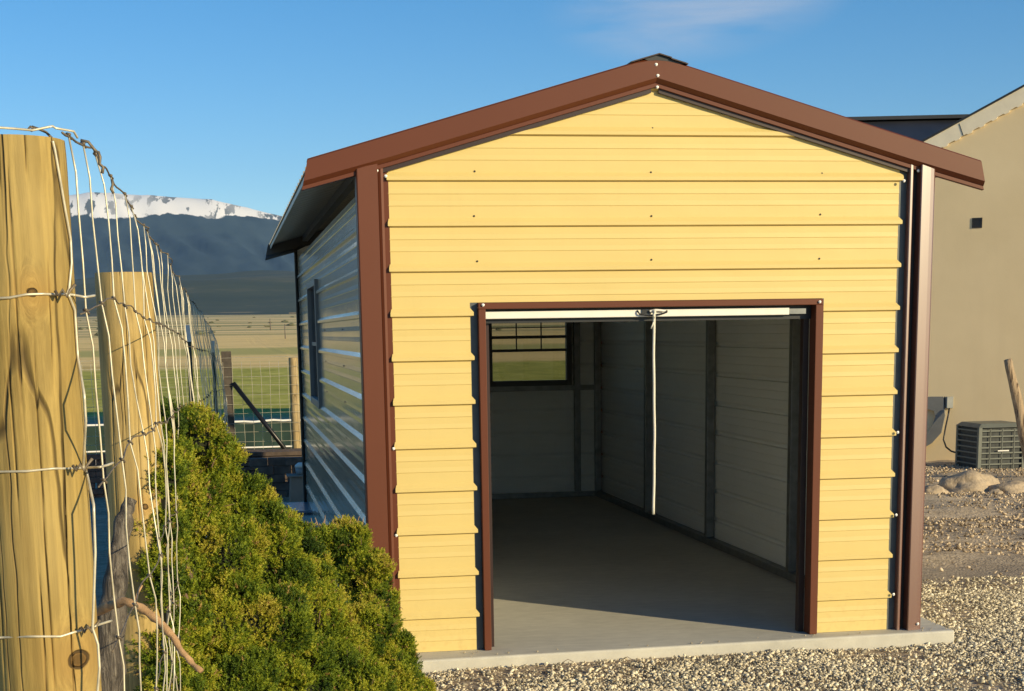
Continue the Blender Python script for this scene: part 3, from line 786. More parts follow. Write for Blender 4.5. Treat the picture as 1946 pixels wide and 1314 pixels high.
# stay wire stapled down the face of the near post
cross([(100,268,Yf+.02),(104,285,Yf),(112,330,Yf-.004),(124,400,Yf-.006),(134,455,Yf-.006),(136,500,Yf-.004),(131,550,Yf+.002),(128,558,Yf)],.0023)
cross([(130,560,Yf),(142,590,Yf-.006),(148,680,Yf-.008),(160,750,Yf-.006),(163,800,Yf-.004),(158,885,Yf),(165,900,Yf-.003),(178,960,Yf-.006),(181,1050,Yf-.006),(178,1140,Yf-.003),(176,1195,Yf+.001),(186,1225,Yf+.002),(189,1270,Yf),(184,1330,Yf)],.0023)
cw_.build('line_wire',M_WIRE,fen,True,label='pale wire crossing the near post')
kn_=MB()
for x,y_ in ((122,558),(155,889),(170,1196)):
    c=at(x,y_,Y=Yf+.022); kn_=MB()
    kn_.tube([c+Vector((-.014,0,.004)),c+Vector((-.008,-.004,-.004)),c+Vector((-.002,-.003,.006)),c+Vector((.004,-.004,-.005)),c+Vector((.010,-.002,.005)),c+Vector((.018,.002,.014))],.0028,6).build('wire_knot',M_WIRED,fen,True)

# T-posts carrying the side fence
for px,py,Yt in ((357,618,3.6),(404,648,9.0)):
    p=at(px,py,Y=Yt); zt_=p.z; b=-.14
    root=MB().box((p.x-.018,Yt-.003,b),(p.x+.018,Yt+.003,zt_-.12)).box((p.x-.003,Yt+.0032,b),(p.x+.003,Yt+.032,zt_-.12)).build('metal_post',plain('green_tpost',(.05,.07,.05),.6,.2),fen)
    MB().box((p.x-.019,Yt-.004,zt_-.12),(p.x+.019,Yt+.004,zt_)).box((p.x-.004,Yt+.0042,zt_-.12),(p.x+.004,Yt+.033,zt_)).build('post_top',M_WHITEP,root)
# ------------------------------------------------------------------ back fence mesh
vb=MB(); hb_=MB()
xb0,xb1=-6.2,1.6
x=xb0
while x<xb1:
    pts=[(x+.02*nz3(x*3,k*.5),YB-.07+.02*nz3(x*2,k*.4,5),-.15+k*.19) for k in range(9)]
    vb.tube(pts,.0024,4); x+=.115
for k in range(14):
    pts=[];x=xb0
    while x<xb1+.1: pts.append((x,YB-.075+.02*nz3(x*2,k*.3,5),-.10+k*.117+.02*nz3(x*.7,k*.8))); x+=.35
    hb_.tube(pts,.0022,4)
vb.build('stay_wire',M_WIRE,bf); hb_.build('line_wire',M_WIRE,bf)
round_post('wooden_post',-3.3,YB,-.16,1.35,.055,M_WOOD3,'slim post far left behind the near posts',bf,n=40)

# ------------------------------------------------------------------ clutter behind the shed
def thing(mb,name,mat,label,cat,bevel=.006,group=None): return tag(mb.build(name,mat,None,bevel=bevel),label,cat,group)
M_TARP=plain('dark_green_cloth',(.012,.035,.026),.85,0,.3,3)
mb=MB(); n=60
top=[(-8+9.2*i/n,17.4+.05*nz3(i*.7,1),.33+.03*nz3(i*.5,2)) for i in range(n+1)]
for i,(x,y_,z) in enumerate(top): mb.V+= [Vector((x,y_,-.2)),Vector((x,y_+.03*nz3(i*.9,4),z))]
for i in range(n): mb.F.append((2*i,2*i+2,2*i+3,2*i+1))
sc_=mb.build('windbreak_screen',M_TARP); mm=sc_.modifiers.new('t','SOLIDIFY'); mm.thickness=.01; tag(sc_,'long low dark green cloth screen at the field edge','screen')
MB().tube([(x,y_,z+.02) for x,y_,z in top],.018,8).build('top_rail',M_WHITEP,sc_,True)
MB().tube([(x,y_-.03,-.06) for x,y_,z in top],.014,8).build('bottom_rail',M_WHITEP,sc_,True)
# brick pile seen between the two near posts and timber stack by the back fence
M_BRICK=plain('red_brick',(.27,.12,.075),.9,0,.35,14,.3)
M_TIMB=plain('dark_timber',(.085,.06,.045),.85,0,.4,10,.3)
def brick_stack(cx,cy,nx_,nz_,mat,label,L=.22,Wd=.1,H=.062,name='brick',cat='bricks'):
    mb=MB()
    for k in range(nz_):
        for i in range(nx_):
            jx=random.uniform(-.015,.015); jy=random.uniform(-.03,.03); x=cx+(i-nx_/2)*(L+.008)+jx+(k%2)*L*.3
            z=-.14+k*(H+.004)
            mb.box((x,cy+jy,z),(x+L,cy+jy+Wd,z+H))
    return thing(mb,name,mat,label,cat,.005)
bp=at(200,950,Z=-.14)
brick_stack(bp.x-.2,bp.y,7,8,M_BRICK,'low stack of red bricks seen between the two near fence posts',name='brick_stack')
tp=at(470,915,Z=-.14)
mb=MB()
for k in range(7):
    z=-.13+k*.058
    for j in range(3):
        a=random.uniform(-.1,.1); x0_=tp.x-1.2+random.uniform(-.1,.1); yj=tp.y-.6+j*.2
        mb.bar((x0_,yj+a*.2,z+.03),(x0_+2.1+random.uniform(-.1,.25),yj-a*.2,z+.03),.14,.05)
thing(mb,'timber_stack',M_TIMB,'stack of dark old boards lying in the shade behind the shed','timber',.004)
rb=at(545,945,Z=-.14)
brick_stack(rb.x,rb.y-.2,4,5,plain('shaded_block',(.14,.105,.085),.9,0,.3,12,.3),'heap of brown blocks at the foot of the diagonal brace',L=.2,H=.09,name='block_stack',cat='blocks')
bx_=at(574,950,Z=-.12)
mb=MB(); w_=.075
mb.add([(bx_.x-.14,bx_.y-.1,-.13),(bx_.x+.16,bx_.y-.1,-.13),(bx_.x+.16,bx_.y+.2,-.13),(bx_.x-.14,bx_.y+.2,-.13),(bx_.x-.12,bx_.y-.08,.14),(bx_.x+.14,bx_.y-.08,.14),(bx_.x+.14,bx_.y+.18,.14),(bx_.x-.12,bx_.y+.18,.14)],[(0,3,2,1),(4,5,6,7),(0,1,5,4),(1,2,6,5),(2,3,7,6),(3,0,4,7)])
mb.box((bx_.x-.16,bx_.y-.11,.142),(bx_.x+.17,bx_.y+.21,.160))
thing(mb,'storage_box',plain('pinkish_board',(.33,.25,.20),.8,0,.1),'small pinkish tan box against the back corner of the shed','box')
mb=MB().tube([(bx_.x+.01,bx_.y+.04,.162),(bx_.x+.01,bx_.y+.04,.24)],[.062,.072],20)
bk=mb.build('bucket',plain('grey_plastic',(.30,.33,.35),.5),None,True); tag(bk,'small grey and white pail standing on the pinkish box','pail')
mb=MB().tube([(bx_.x+.01,bx_.y+.04,.2405),(bx_.x+.01,bx_.y+.04,.262),(bx_.x+.01,bx_.y+.04,.29)],[.076,.074,.04],20); mb.build('lid',M_WHITEP,bk,True)
# slate-blue tub
tb=at(577,1003,Z=-.12)
mb=MB(); x0_,x1_=tb.x-.11,tb.x+.24; y0_,y1_=tb.y,tb.y+.8
mb.box((x0_,y0_,-.14),(x1_,y1_,.015)); tubo=mb.build('plastic_tub',plain('slate_blue_plastic',(.12,.15,.20),.35,0,.06),None,bevel=.02); tag(tubo,'slate blue plastic tub lying beside the left wall of the shed','tub')
MB().box((x0_-.02,y0_-.02,.016),(x1_+.02,y1_+.02,.04)).build('lid',plain('slate_blue_lid',(.15,.18,.24),.3,0,.05),tubo,bevel=.01)

tl_=NT('weathered_log_bark'); wv=tl_.mapv((34,34,3.2),rot=(R(8),R(14),0)); a1=tl_.noise(1.6,8,wv,.7,1.2)
tl_.col(tl_.ramp(a1,[(.34,(.03,.026,.022)),(.48,(.12,.10,.08)),(.66,(.30,.26,.205))])); tl_.rough(.95); tl_.bump(a1,1,.02); M_LOG=tl_.m
# weathered stump / log behind the mesh and the bare branch in front
lg=[(196,1400,-3.9),(206,1250,-3.9),(215,1130,-3.9),(226,1040,-3.88),(240,975,-3.86),(250,945,-3.84)]
pts=[at(a,b,Y=c) for a,b,c in lg]; mb=MB(); out=[];rad=[]
for i in range(len(pts)-1):
    for k in range(6): out.append(pts[i].lerp(pts[i+1],k/6)); rad.append((.047-.007*i)*(1+.10*math.sin(i*3+k*1.3)))
mb.tube(out,rad,18)
for v in mb.V: v+=Vector((nz3(v.x*20,v.z*4,1),nz3(v.z*4,v.x*20,2),0))*.010
o=mb.build('weathered_log',M_LOG,None,True); tag(o,'grey weathered tree log standing behind the second fence post','log')
br=[(150,1180,-4.1),(205,1152,-4.25),(238,1143,-4.3),(268,1155,-4.32),(300,1180,-4.34),(328,1210,-4.36),(346,1240,-4.38),(365,1262,-4.4),(388,1279,-4.42)]
pts=[at(a,b,Y=c) for a,b,c in br]; out=[];rad=[]
for i in range(len(pts)-1):
    for k in range(5): out.append(pts[i].lerp(pts[i+1],k/5)); rad.append(.0125*(1-.06*i)*(1+.12*math.sin(i*2.3+k*1.7)))
mb=MB().tube(out,rad,12).tube([out[12],out[12]+Vector((.03,-.02,.05))],[.005,.002],6)
for v in mb.V: v+=Vector((nz3(v.x*60,v.z*50,1),nz3(v.z*50,v.x*60,2),nz3(v.x*40,v.y*60,3)))*.003
o=mb.build('bare_branch',plain('dry_branch_bark',(.48,.29,.14),.8,0,.35,40,.6),None,True); tag(o,'bare brown branch poking out in front of the juniper','branch')
# terracotta pot at the far left
tp_=at(4,1290,Z=-.1)
mb=MB().tube([(tp_.x,tp_.y,-.1),(tp_.x,tp_.y,.02),(tp_.x,tp_.y,.17),(tp_.x,tp_.y,.172),(tp_.x,tp_.y,.22)],[.07,.085,.10,.115,.115],24)
o=mb.build('flower_pot',plain('terracotta',(.48,.24,.15),.8,0,.2,20,.2),None,True); tag(o,'pinkish clay pot on the ground left of the nearest post','pot')

# ------------------------------------------------------------------ juniper bushes
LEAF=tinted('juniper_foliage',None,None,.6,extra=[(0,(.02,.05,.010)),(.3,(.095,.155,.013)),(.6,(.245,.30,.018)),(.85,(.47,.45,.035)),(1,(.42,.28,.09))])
tb_=LEAF.b; tb_.inputs['Subsurface Weight'].default_value=0
tr_=LEAF.new('ShaderNodeBsdfTranslucent'); ms=LEAF.new('ShaderNodeMixShader'); ms.inputs[0].default_value=.25
LEAF.L(tb_.inputs['Base Color'].links[0].from_socket,tr_.inputs[0]); LEAF.L(tb_.outputs[0],ms.inputs[1]); LEAF.L(tr_.outputs[0],ms.inputs[2]); LEAF.L(ms.outputs[0],LEAF.n['Material Output'].inputs[0])
M_TWIG=plain('juniper_bark',(.16,.10,.06),.9,0,.3,30,.4)
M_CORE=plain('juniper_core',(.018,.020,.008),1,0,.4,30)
def bush(blobs,label,nsp,parent_loc,seed,groundz=-.12,tops=()):
    """blobs: (px,py,radius_px,Y). foliage sprays cover the lumpy union of blobs"""
    rg=np.random.default_rng(seed)
    C=[];Rr=[]
    for (x,y_,r_,Y) in blobs:
        Y+=rg.uniform(-.20,.12); r_*=.95; c=at(x,y_,Y=Y); C.append(c); Rr.append(r_/F*(Y-CY)*1.02)
    C=np.array([tuple(c) for c in C]); Rr=np.array(Rr)
    root=empty('juniper_bush',parent_loc,label,'shrub','juniper shrubs')
    # each blob carries many small leafy clumps; sprays grow on the clumps, leaving dark crevices between
    SC_=[];SR=[]
    for k in range(len(C)):
        m_=int(11+Rr[k]*40)
        for i in range(m_):
            z_=1-2*(i+.5)/m_; ph=i*2.39996+k; q=np.array([math.cos(ph)*math.sqrt(1-z_*z_),math.sin(ph)*math.sqrt(1-z_*z_),z_])+rg.normal(size=3)*.12
            p_=C[k]+q*Rr[k]*rg.uniform(.58,.92)
            if any(np.linalg.norm(p_-C[j])<Rr[j]*.72 for j in range(len(C)) if j!=k): continue
            if p_[2]<groundz or p_[1]>C[k][1]+Rr[k]*.6: continue
            SC_.append(p_); SR.append(Rr[k]*rg.uniform(.28,.52))
    SC_=np.array(SC_); SR=np.array(SR); ctint=rg.normal(size=len(SC_))*.28
    w_=SR**2; w_/=w_.sum(); N=int(nsp*1.5)
    b=rg.choice(len(SC_),N,p=w_); d=rg.normal(size=(N,3)); d[:,2]+=.25; d/=np.linalg.norm(d,axis=1)[:,None]
    lump=np.array([mn.noise(Vector(tuple(SC_[b[i]]*6+d[i]*1.2))) for i in range(N)])
    rr_=SR[b]*(1.0+.35*lump)-np.abs(rg.normal(size=N))*.020
    P=SC_[b]+d*rr_[:,None]
    lump2=np.array([mn.noise(Vector(tuple(P[i]*11))) for i in range(N)])
    inside=np.zeros(N,bool)
    for k in range(len(SC_)): inside|=(np.linalg.norm(P-SC_[k],axis=1)<SR[k]*.80)&(b!=k)
    for k in range(len(C)): inside|=(np.linalg.norm(P-C[k],axis=1)<Rr[k]*.62)
    ok=(~inside)&(P[:,2]>groundz-.02)
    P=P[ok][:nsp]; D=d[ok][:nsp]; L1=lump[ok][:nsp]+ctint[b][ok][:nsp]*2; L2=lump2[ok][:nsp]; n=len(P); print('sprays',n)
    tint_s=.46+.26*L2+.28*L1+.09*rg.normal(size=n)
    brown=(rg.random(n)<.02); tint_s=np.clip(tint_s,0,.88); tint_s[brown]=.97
    ax=D*.75+np.array([0,0,.65])+rg.normal(size=(n,3))*.38; ax/=np.linalg.norm(ax,axis=1)[:,None]
    K=15; V=np.zeros((n,K,3,3)); T=np.zeros((n,K,3))
    Ls=rg.uniform(.014,.036,size=n)
    for k in range(K):
        t=(k+.3)/K
        sd2=rg.normal(size=(n,3)); sd2-=ax*(sd2*ax).sum(1)[:,None]; sd2/=np.linalg.norm(sd2,axis=1)[:,None]
        base=P+ax*(Ls*t)[:,None]
        dirn=ax*.65+sd2*.75; dirn/=np.linalg.norm(dirn,axis=1)[:,None]
        ln=(rg.uniform(.008,.014,size=n)*(1.15-.5*t))[:,None]
        wd=np.cross(dirn,rg.normal(size=(n,3))); wd/=np.linalg.norm(wd,axis=1)[:,None]; ww=.0022
        V[:,k,0]=base-wd*ww; V[:,k,1]=base+wd*ww; V[:,k,2]=base+dirn*ln
        tt=np.clip(tint_s+.16*t+.05*rg.normal(size=n),0,.9); tt[brown]=1
        T[:,k,:]=tt[:,None]
    Vv=V.reshape(-1,3); Fa=np.arange(len(Vv)).reshape(-1,3)
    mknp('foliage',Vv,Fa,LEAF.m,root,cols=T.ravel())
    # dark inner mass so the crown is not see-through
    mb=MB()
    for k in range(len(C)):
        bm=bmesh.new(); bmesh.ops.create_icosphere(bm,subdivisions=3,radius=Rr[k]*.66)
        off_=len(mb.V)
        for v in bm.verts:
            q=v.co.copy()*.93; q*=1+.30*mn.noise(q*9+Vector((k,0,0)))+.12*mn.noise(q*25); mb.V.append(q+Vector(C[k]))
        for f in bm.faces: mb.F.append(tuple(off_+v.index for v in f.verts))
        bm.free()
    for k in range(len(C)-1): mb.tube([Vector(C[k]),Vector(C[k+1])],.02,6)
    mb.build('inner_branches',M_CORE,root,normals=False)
    # twigs
    tw=MB(); base=Vector((parent_loc[0],parent_loc[1],groundz))
    for i in range(170):
        j=rg.integers(n); p=Vector(P[j]); dd=Vector(ax[j])
        L_=rg.uniform(.03,.10)
        tw.tube([p-dd*L_,p+Vector(rg.normal(size=3)*.006),p+dd*rg.uniform(.01,.05)],[.003,.0020,.0009],5)
    for k in range(len(C)):
        if C[k][1]>-3.0: tw.tube([base,(base+Vector(C[k]))/2+Vector((0,0,-.05)),Vector(C[k])],[.02,.012,.005],7)
    tag(tw.build('twigs',M_TWIG,root,True),kind='stuff')
    return root,P
BA=[(388,850,52,-2.0),(318,842,44,-2.2),(303,885,46,-2.6),(300,965,46,-2.75),(308,1060,46,-2.8),(316,905,40,-2.9),(316,1000,44,-2.9),(316,1100,46,-2.9),(316,1210,48,-3.0),(316,1320,50,-3.0),(335,832,50,-2.0),(305,880,46,-2.3),(302,1000,52,-2.5),(300,1120,50,-2.8),(300,1240,50,-3.0),(352,850,62,-1.9),(320,900,48,-2.1),(398,880,52,-1.8),(345,970,78,-2.2),(430,950,62,-1.7),(480,985,62,-1.5),(330,1080,62,-2.5),(410,1070,95,-2.1),(500,1075,88,-1.7),(545,1040,55,-1.3),(570,1110,72,-1.3),
    (330,1200,62,-2.7),(400,1200,90,-2.5),(490,1190,100,-2.1),(585,1190,80,-1.7),(625,1235,62,-1.6),(330,1320,70,-2.8),(420,1330,110,-2.7),(540,1320,110,-2.3),(650,1320,90,-1.9),(735,1335,70,-1.6)]
b1=at(450,1300,Y=-2.0)
bush(BA,'tall rounded yellow-green juniper growing beside the wire fence',80000,(b1.x,-1.9,-.12),3)
BB=[(612,1040,36,-.75),(655,1042,46,-.7),(690,1100,50,-.75),(715,1160,50,-.8),(690,1210,70,-1.0),(738,1240,42,-.85),(740,1300,60,-1.0),(785,1330,45,-.9)]
b2=at(690,1290,Y=-.8)
bush(BB,'lower juniper crowding the left corner trim of the shed',28000,(b2.x,-.75,-.12),5)
# dry grass tuft on the lower bush's crest
mb=MB()
for i in range(90):
    p=at(random.uniform(592,690),random.uniform(1005,1040),Y=-.65); 
    mb.tube([p,p+Vector((random.uniform(-.03,.03),random.uniform(-.03,.03),random.uniform(.02,.075)))],[.003,.001],4)
o=mb.build('dry_weeds',plain('straw',(.50,.32,.15),.9,0,.3,30),None); tag(o,'tuft of dry straw-coloured weeds caught on the lower juniper','weeds')

# ------------------------------------------------------------------ gravel
def stones(name,n,area,smin,smax,mat,seed,zf,dens=None,kind='stuff'):
    rg=np.random.default_rng(seed)
    bm=bmesh.new(); bmesh.ops.create_icosphere(bm,subdivisions=1,radius=1); base=np.array([tuple(v.co) for v in bm.verts]); fc=np.array([[v.index for v in f.verts] for f in bm.faces]); bm.free()
    P=[]
    while len(P)<n:
        x=rg.uniform(area[0],area[1]); y=rg.uniform(area[2],area[3])
        if -.42<x<3.16 and y>-.235+.034*max(0,x): continue
        if dens and rg.random()>dens(x,y): continue
        P.append((x,y))
    P=np.array(P); m=len(P); s=rg.uniform(smin,smax,size=m)*rg.choice([.6,1,1,1.25],size=m)
    Z=np.array([zf(x,y) for x,y in P])
    V=np.repeat(base[None],m,0); V*=1+.26*rg.normal(size=(m,len(base),1)).clip(-1.2,1.2)
    V*=rg.uniform(.6,1.25,size=(m,1,3))*np.array([1,1,.72])
    a=rg.uniform(0,6.283,m); ca,sa=np.cos(a),np.sin(a)
    X=V[:,:,0]*ca[:,None]-V[:,:,1]*sa[:,None]; Y=V[:,:,0]*sa[:,None]+V[:,:,1]*ca[:,None]
    tl=rg.uniform(-.6,.6,m)[:,None]; V=np.stack([X,Y,V[:,:,2]+X*tl],-1)*s[:,None,None]
    V+=np.stack([P[:,0],P[:,1],Z+s*.30*rg.uniform(-.2,1.6,m)],-1)[:,None,:]
    T=np.repeat(rg.random(m),len(base))
    Fa=(fc[None]+ (np.arange(m)*len(base))[:,None,None]).reshape(-1,3)
    o=mknp(name,V.reshape(-1,3),Fa,mat,None,cols=T)
    return tag(o,kind=kind)
SM=tinted('gravel_stone',None,None,.8,extra=[(0,(.16,.145,.115)),(.2,(.34,.295,.21)),(.5,(.60,.52,.36)),(.8,(.82,.71,.49)),(1,(.94,.86,.64))])
SM.bump(SM.noise(90,4),.3,.004)
gz=lambda x,y: ground_z(x,y)+.008
def dn(x,y):
    v=.45+.9*mn.noise(Vector((x*1.6,y*1.6,2)))
    if x>3.2: v*=1-sm((y-1.1-.35*mn.noise(Vector((x*1.2,3,0))))/.8)*.93
    return max(.12,v)
stones('gravel',56000,(-.2,6.4,-1.7,2.0),.0045,.0125,SM.m,11,gz,dn)
stones('gravel_fines',30000,(-.2,6.2,-1.6,1.7),.0025,.006,SM.m,14,gz,dn)
stones('dirt_pebbles',9000,(3.2,9.5,1.4,11.2),.005,.019,tinted('pebble',None,None,.85,extra=[(0,(.16,.12,.08)),(.5,(.44,.34,.22)),(1,(.74,.60,.42))]).m,12,lambda x,y: ground_z(x,y)+.004,lambda x,y: max(.03,(.25+1.4*mn.noise(Vector((x*.5,y*.9,6))))*(.03 if 1.4<y<3.3+.3*mn.noise(Vector((x,y,0))) else 1)))
def stones_on_slab():
    mb=MB()
    for i in range(46):
        x=random.uniform(-.1,3.1); y=random.uniform(-.20+.03*x,-.06); r=random.uniform(.003,.007)
        if random.random()<.35: x=random.uniform(2.97,3.12); y=random.uniform(-.1,.6)
        bm=bmesh.new(); bmesh.ops.create_icosphere(bm,subdivisions=1,radius=r); o_=len(mb.V)
        for v in bm.verts: mb.V.append(Vector((v.co.x*random.uniform(.7,1.3)+x,v.co.y+y,v.co.z*.7+r*.6)))
        for f in bm.faces: mb.F.append(tuple(o_+v.index for v in f.verts))
        bm.free()
    tag(mb.build('spilled_stones',plain('spilled_stone',(.45,.38,.27),.9,0,.4,60),None),kind='stuff')
stones_on_slab()
# twigs in the gravel
mb=MB()
for i in range(60):
    x=random.uniform(.2,5); y=random.uniform(-.55,.0) if x<3.2 else random.uniform(-.5,1.4)
    if x<3.2 and y>-.26: continue
    z=ground_z(x,y)+.025; a=random.uniform(0,6.28); L_=random.uniform(.03,.09)
    mb.tube([(x,y,z),(x+math.cos(a)*L_/2,y+math.sin(a)*L_/2,z+random.uniform(0,.02)),(x+math.cos(a)*L_,y+math.sin(a)*L_,z)],.0016,4)
tag(mb.build('twig_litter',M_TWIG,None),kind='stuff')

# boulders
M_ROCK=NT('sandstone'); a_=M_ROCK.noise(3,7); b_=M_ROCK.noise(30,6)
M_ROCK.col(M_ROCK.mix(.5,M_ROCK.ramp(a_,[(.3,(.34,.26,.17)),(.7,(.66,.52,.35))]),M_ROCK.ramp(b_,[(.3,(.18,.135,.095)),(.7,(.46,.37,.26))]))); M_ROCK.rough(.9); M_ROCK.bump(b_,.6,.02)
def boulder(px,py,wpx,hpx,d,label,seed):
    Y=CY+d; c=at(px,py,Y=Y); k=d/F
    bm=bmesh.new(); bmesh.ops.create_icosphere(bm,subdivisions=4,radius=1)
    for v in bm.verts:
        q=v.co.copy(); n_=1+.28*mn.noise(q*1.1+Vector((seed,0,0)))+.12*mn.noise(q*2.7+Vector((0,seed,0)))+.035*mn.noise(q*8); q*=n_
        if q.z<-.6: q.z=-.6
        v.co=Vector((q.x*wpx*k/2,q.y*wpx*k/2*.8,q.z*hpx*k/2))
    me=bpy.data.meshes.new('boulder'); bm.to_mesh(me); bm.free(); me.materials.append(M_ROCK.m)
    me.polygons.foreach_set('use_smooth',[True]*len(me.polygons))
    o=bpy.data.objects.new('boulder',me); COL.objects.link(o); o.location=(c.x,c.y,c.z)
    return tag(o,label,'boulder','boulders edging the yard')
boulder(1842,929,128,72,16.6,'largest rounded pale boulder in front of the air conditioner',1)
boulder(1773,938,56,36,16.4,'small boulder touching the right corner trim of the shed',2)
boulder(1925,938,100,52,16.3,'flat boulder at the right edge of the row',3)
boulder(1892,944,40,30,16.2,'small boulder wedged between the large and the flat one',4)
boulder(1805,950,24,14,16.1,'fist-sized stone left of the largest boulder',5)

# ------------------------------------------------------------------ house on the right
def stucco():
    t=NT('tan_stucco'); n=t.noise(1.2,6); col=t.ramp(n,[(.3,(.76,.60,.355)),(.7,(.84,.67,.41))]); st=t.noise(1.5,5,t.mapv((3,3,.4)))
    t.col(t.mix(t.ramp(st,[(.5,0),(.8,.18)]),col,(.66,.51,.31))); t.rough(.92); t.bump(t.noise(55,6),.15,.008); return t.m
M_STUC=stucco()
def roofm():
    t=NT('dark_standing_seam'); t.col(t.ramp(t.noise(2,4),[(.3,(.018,.019,.022)),(.7,(.03,.031,.036))])); t.rough(.45); return t.m
M_HR=roofm()
HY=12.3; TH=R(34); q0=at(1745,275,Y=HY); hO=Vector((q0.x,HY,0)); tU=Vector((math.cos(TH),-math.sin(TH),0)); tV=Vector((math.sin(TH),math.cos(TH),0))
def HL(x,y_,v=0.):
    """local (u,z) on the house plane at depth v for a surveyed point"""
    c=Vector((CX,CY,CZ)); d_=at(x,y_,Y=1000)-c; k_=((hO+tV*v-c).dot(tV))/d_.dot(tV); p=c+d_*k_; return (p-hO).dot(tU),p.z
def HW(u,v,z): return hO+tU*u+tV*v+Vector((0,0,z))
class HB(MB):
    def build(s_,*a_,**k_):
        s_.V=[HW(v.x,v.y,v.z) for v in s_.V]; return MB.build(s_,*a_,**k_)
u1,z1_=HL(1946,165); hs=(z1_-q0.z)/u1
def rk(u): return q0.z+hs*u
hx0=-2.4; hx1=u1+1.6; hx2=2*hx1-hx0
hc=HW(hx1,3,-.12)
house=empty('house',(hc.x,hc.y,-.12),'tan stucco house with dark roof standing right behind the shed','house')
D2=6; WY=.034
mb=HB()
mb.add([(hx0+.3,WY,-.2),(hx2-.3,WY,-.2),(hx2-.3,WY,rk(hx0+.3)-.06),(hx1,WY,rk(hx1)-.06),(hx0+.3,WY,rk(hx0+.3)-.06),
        (hx0+.3,WY+D2,-.2),(hx2-.3,WY+D2,-.2),(hx2-.3,WY+D2,rk(hx0+.3)-.06),(hx1,WY+D2,rk(hx1)-.06),(hx0+.3,WY+D2,rk(hx0+.3)-.06)],
       [(0,1,2,3,4),(9,8,7,6,5),(0,4,9,5),(1,6,7,2),(0,5,6,1)])
mb.build('wall',M_STUC,house)
mb=HB()
for sg in (-1,1):
    xe=hx0 if sg<0 else hx2
    a=(hx1,rk(hx1)); b=(xe,rk(hx0))
    mb.add([(a[0],-.02,a[1]),(b[0],-.02,b[1]),(b[0],WY+D2+.3,b[1]),(a[0],WY+D2+.3,a[1]),(a[0],-.02,a[1]+.025),(b[0],-.02,b[1]+.025),(b[0],WY+D2+.3,b[1]+.025),(a[0],WY+D2+.3,a[1]+.025)],
      [(0,1,2,3),(7,6,5,4),(0,4,5,1),(1,5,6,2),(2,6,7,3)])
mb.build('roof',M_HR,house)
M_FASC=plain('cream_fascia',(.88,.78,.58),.6,0,.05)
for sg in (-1,1):
    mb=HB(); xe=hx0 if sg<0 else hx2
    a=(hx1,rk(hx1)); b=(xe,rk(hx0))
    mb.add([(a[0],0,a[1]-.003),(b[0],0,b[1]-.003),(b[0],0,b[1]-.20),(a[0],0,a[1]-.20),(a[0],.03,a[1]-.003),(b[0],.03,b[1]-.003),(b[0],.03,b[1]-.20),(a[0],.03,a[1]-.20)],
      [(0,1,2,3),(7,6,5,4),(0,4,5,1),(3,2,6,7),(1,5,6,2)])
    if sg<0:
        nsc=34
        for i in range(nsc):
            x=hx0+.1+(hx1-hx0-.1)*i/nsc; z=rk(x)-.199; w_=.085
            mb.add([(x,.002,z),(x+w_,.002,z+w_*hs),(x+w_*.8,.002,z+w_*hs*.8-.022),(x+w_*.25,.002,z+w_*hs*.25-.020),(x,.028,z),(x+w_,.028,z+w_*hs),(x+w_*.8,.028,z+w_*hs*.8-.022),(x+w_*.25,.028,z+w_*hs*.25-.020)],[(0,3,2,1),(4,5,6,7),(1,2,6,5),(2,3,7,6),(3,0,4,7)])
    mb.build('fascia',M_FASC,house)
mb=HB().add([(hx0,.031,rk(hx0)-.19),(hx1,.031,rk(hx1)-.19),(hx1,WY-.0005,rk(hx1)-.19),(hx0,WY-.0005,rk(hx0)-.19)],[(0,1,2,3)]); mb.build('soffit',M_FASC,house)
uj,zj=HL(1823,232); HB().bar((uj,-.002,rk(uj)-.02),(uj+.06,-.002,rk(uj)-.18),.004,.008).build('fascia_joint',M_DARK,house)
vu,vz=HL(1857,424,WY)
HB().box((vu-.065,WY-.008,vz-.065),(vu+.065,WY+.01,vz-.045)).box((vu-.065,WY-.008,vz+.045),(vu+.065,WY+.01,vz+.065)).box((vu-.065,WY-.008,vz-.0449),(vu-.045,WY+.01,vz+.0449)).box((vu+.045,WY-.008,vz-.0449),(vu+.065,WY+.01,vz+.0449)).box((vu-.0449,WY-.004,vz-.0449),(vu+.0449,WY-.001,vz+.0449)).build('wall_vent',M_DARK,house)
fz=HL(1800,882,WY)[1]
HB().box((hx0+.28,WY-.03,-.2),(hx2-.28,WY-.0005,fz)).build('foundation',plain('grey_foundation',(.20,.18,.155),.9,0,.2,3,.3),house)
TH=R(13); tU=Vector((math.cos(TH),-math.sin(TH),0)); tV=Vector((math.sin(TH),math.cos(TH),0))
rv=7.2; (ua,za_)=HL(1625,233,rv); (ub,zb_)=HL(1835,222,rv); zr_=(za_+zb_)/2; xa,xb=ua-5,ub+6
HB().add([(xa,rv-5,zr_-1.9),(xb,rv-5,zr_-1.9),(xb,rv,zr_),(xa,rv,zr_),(xb,rv+5,zr_-1.9),(xa,rv+5,zr_-1.9)],[(0,1,2,3),(3,2,4,5),(0,3,5),(1,4,2),(0,5,4,1)]).build('main_roof',M_HR,house)
HB().box((xa+.3,rv-4.7,-.2),(xb-.3,rv+4.7,zr_-1.91)).build('main_wall',M_STUC,house)
HB().bar((xa,rv,zr_+.02),(xb,rv,zr_+.02),.3,.06).build('ridge_cap',M_HR,house)
TH=R(34); tU=Vector((math.cos(TH),-math.sin(TH),0)); tV=Vector((math.sin(TH),math.cos(TH),0))
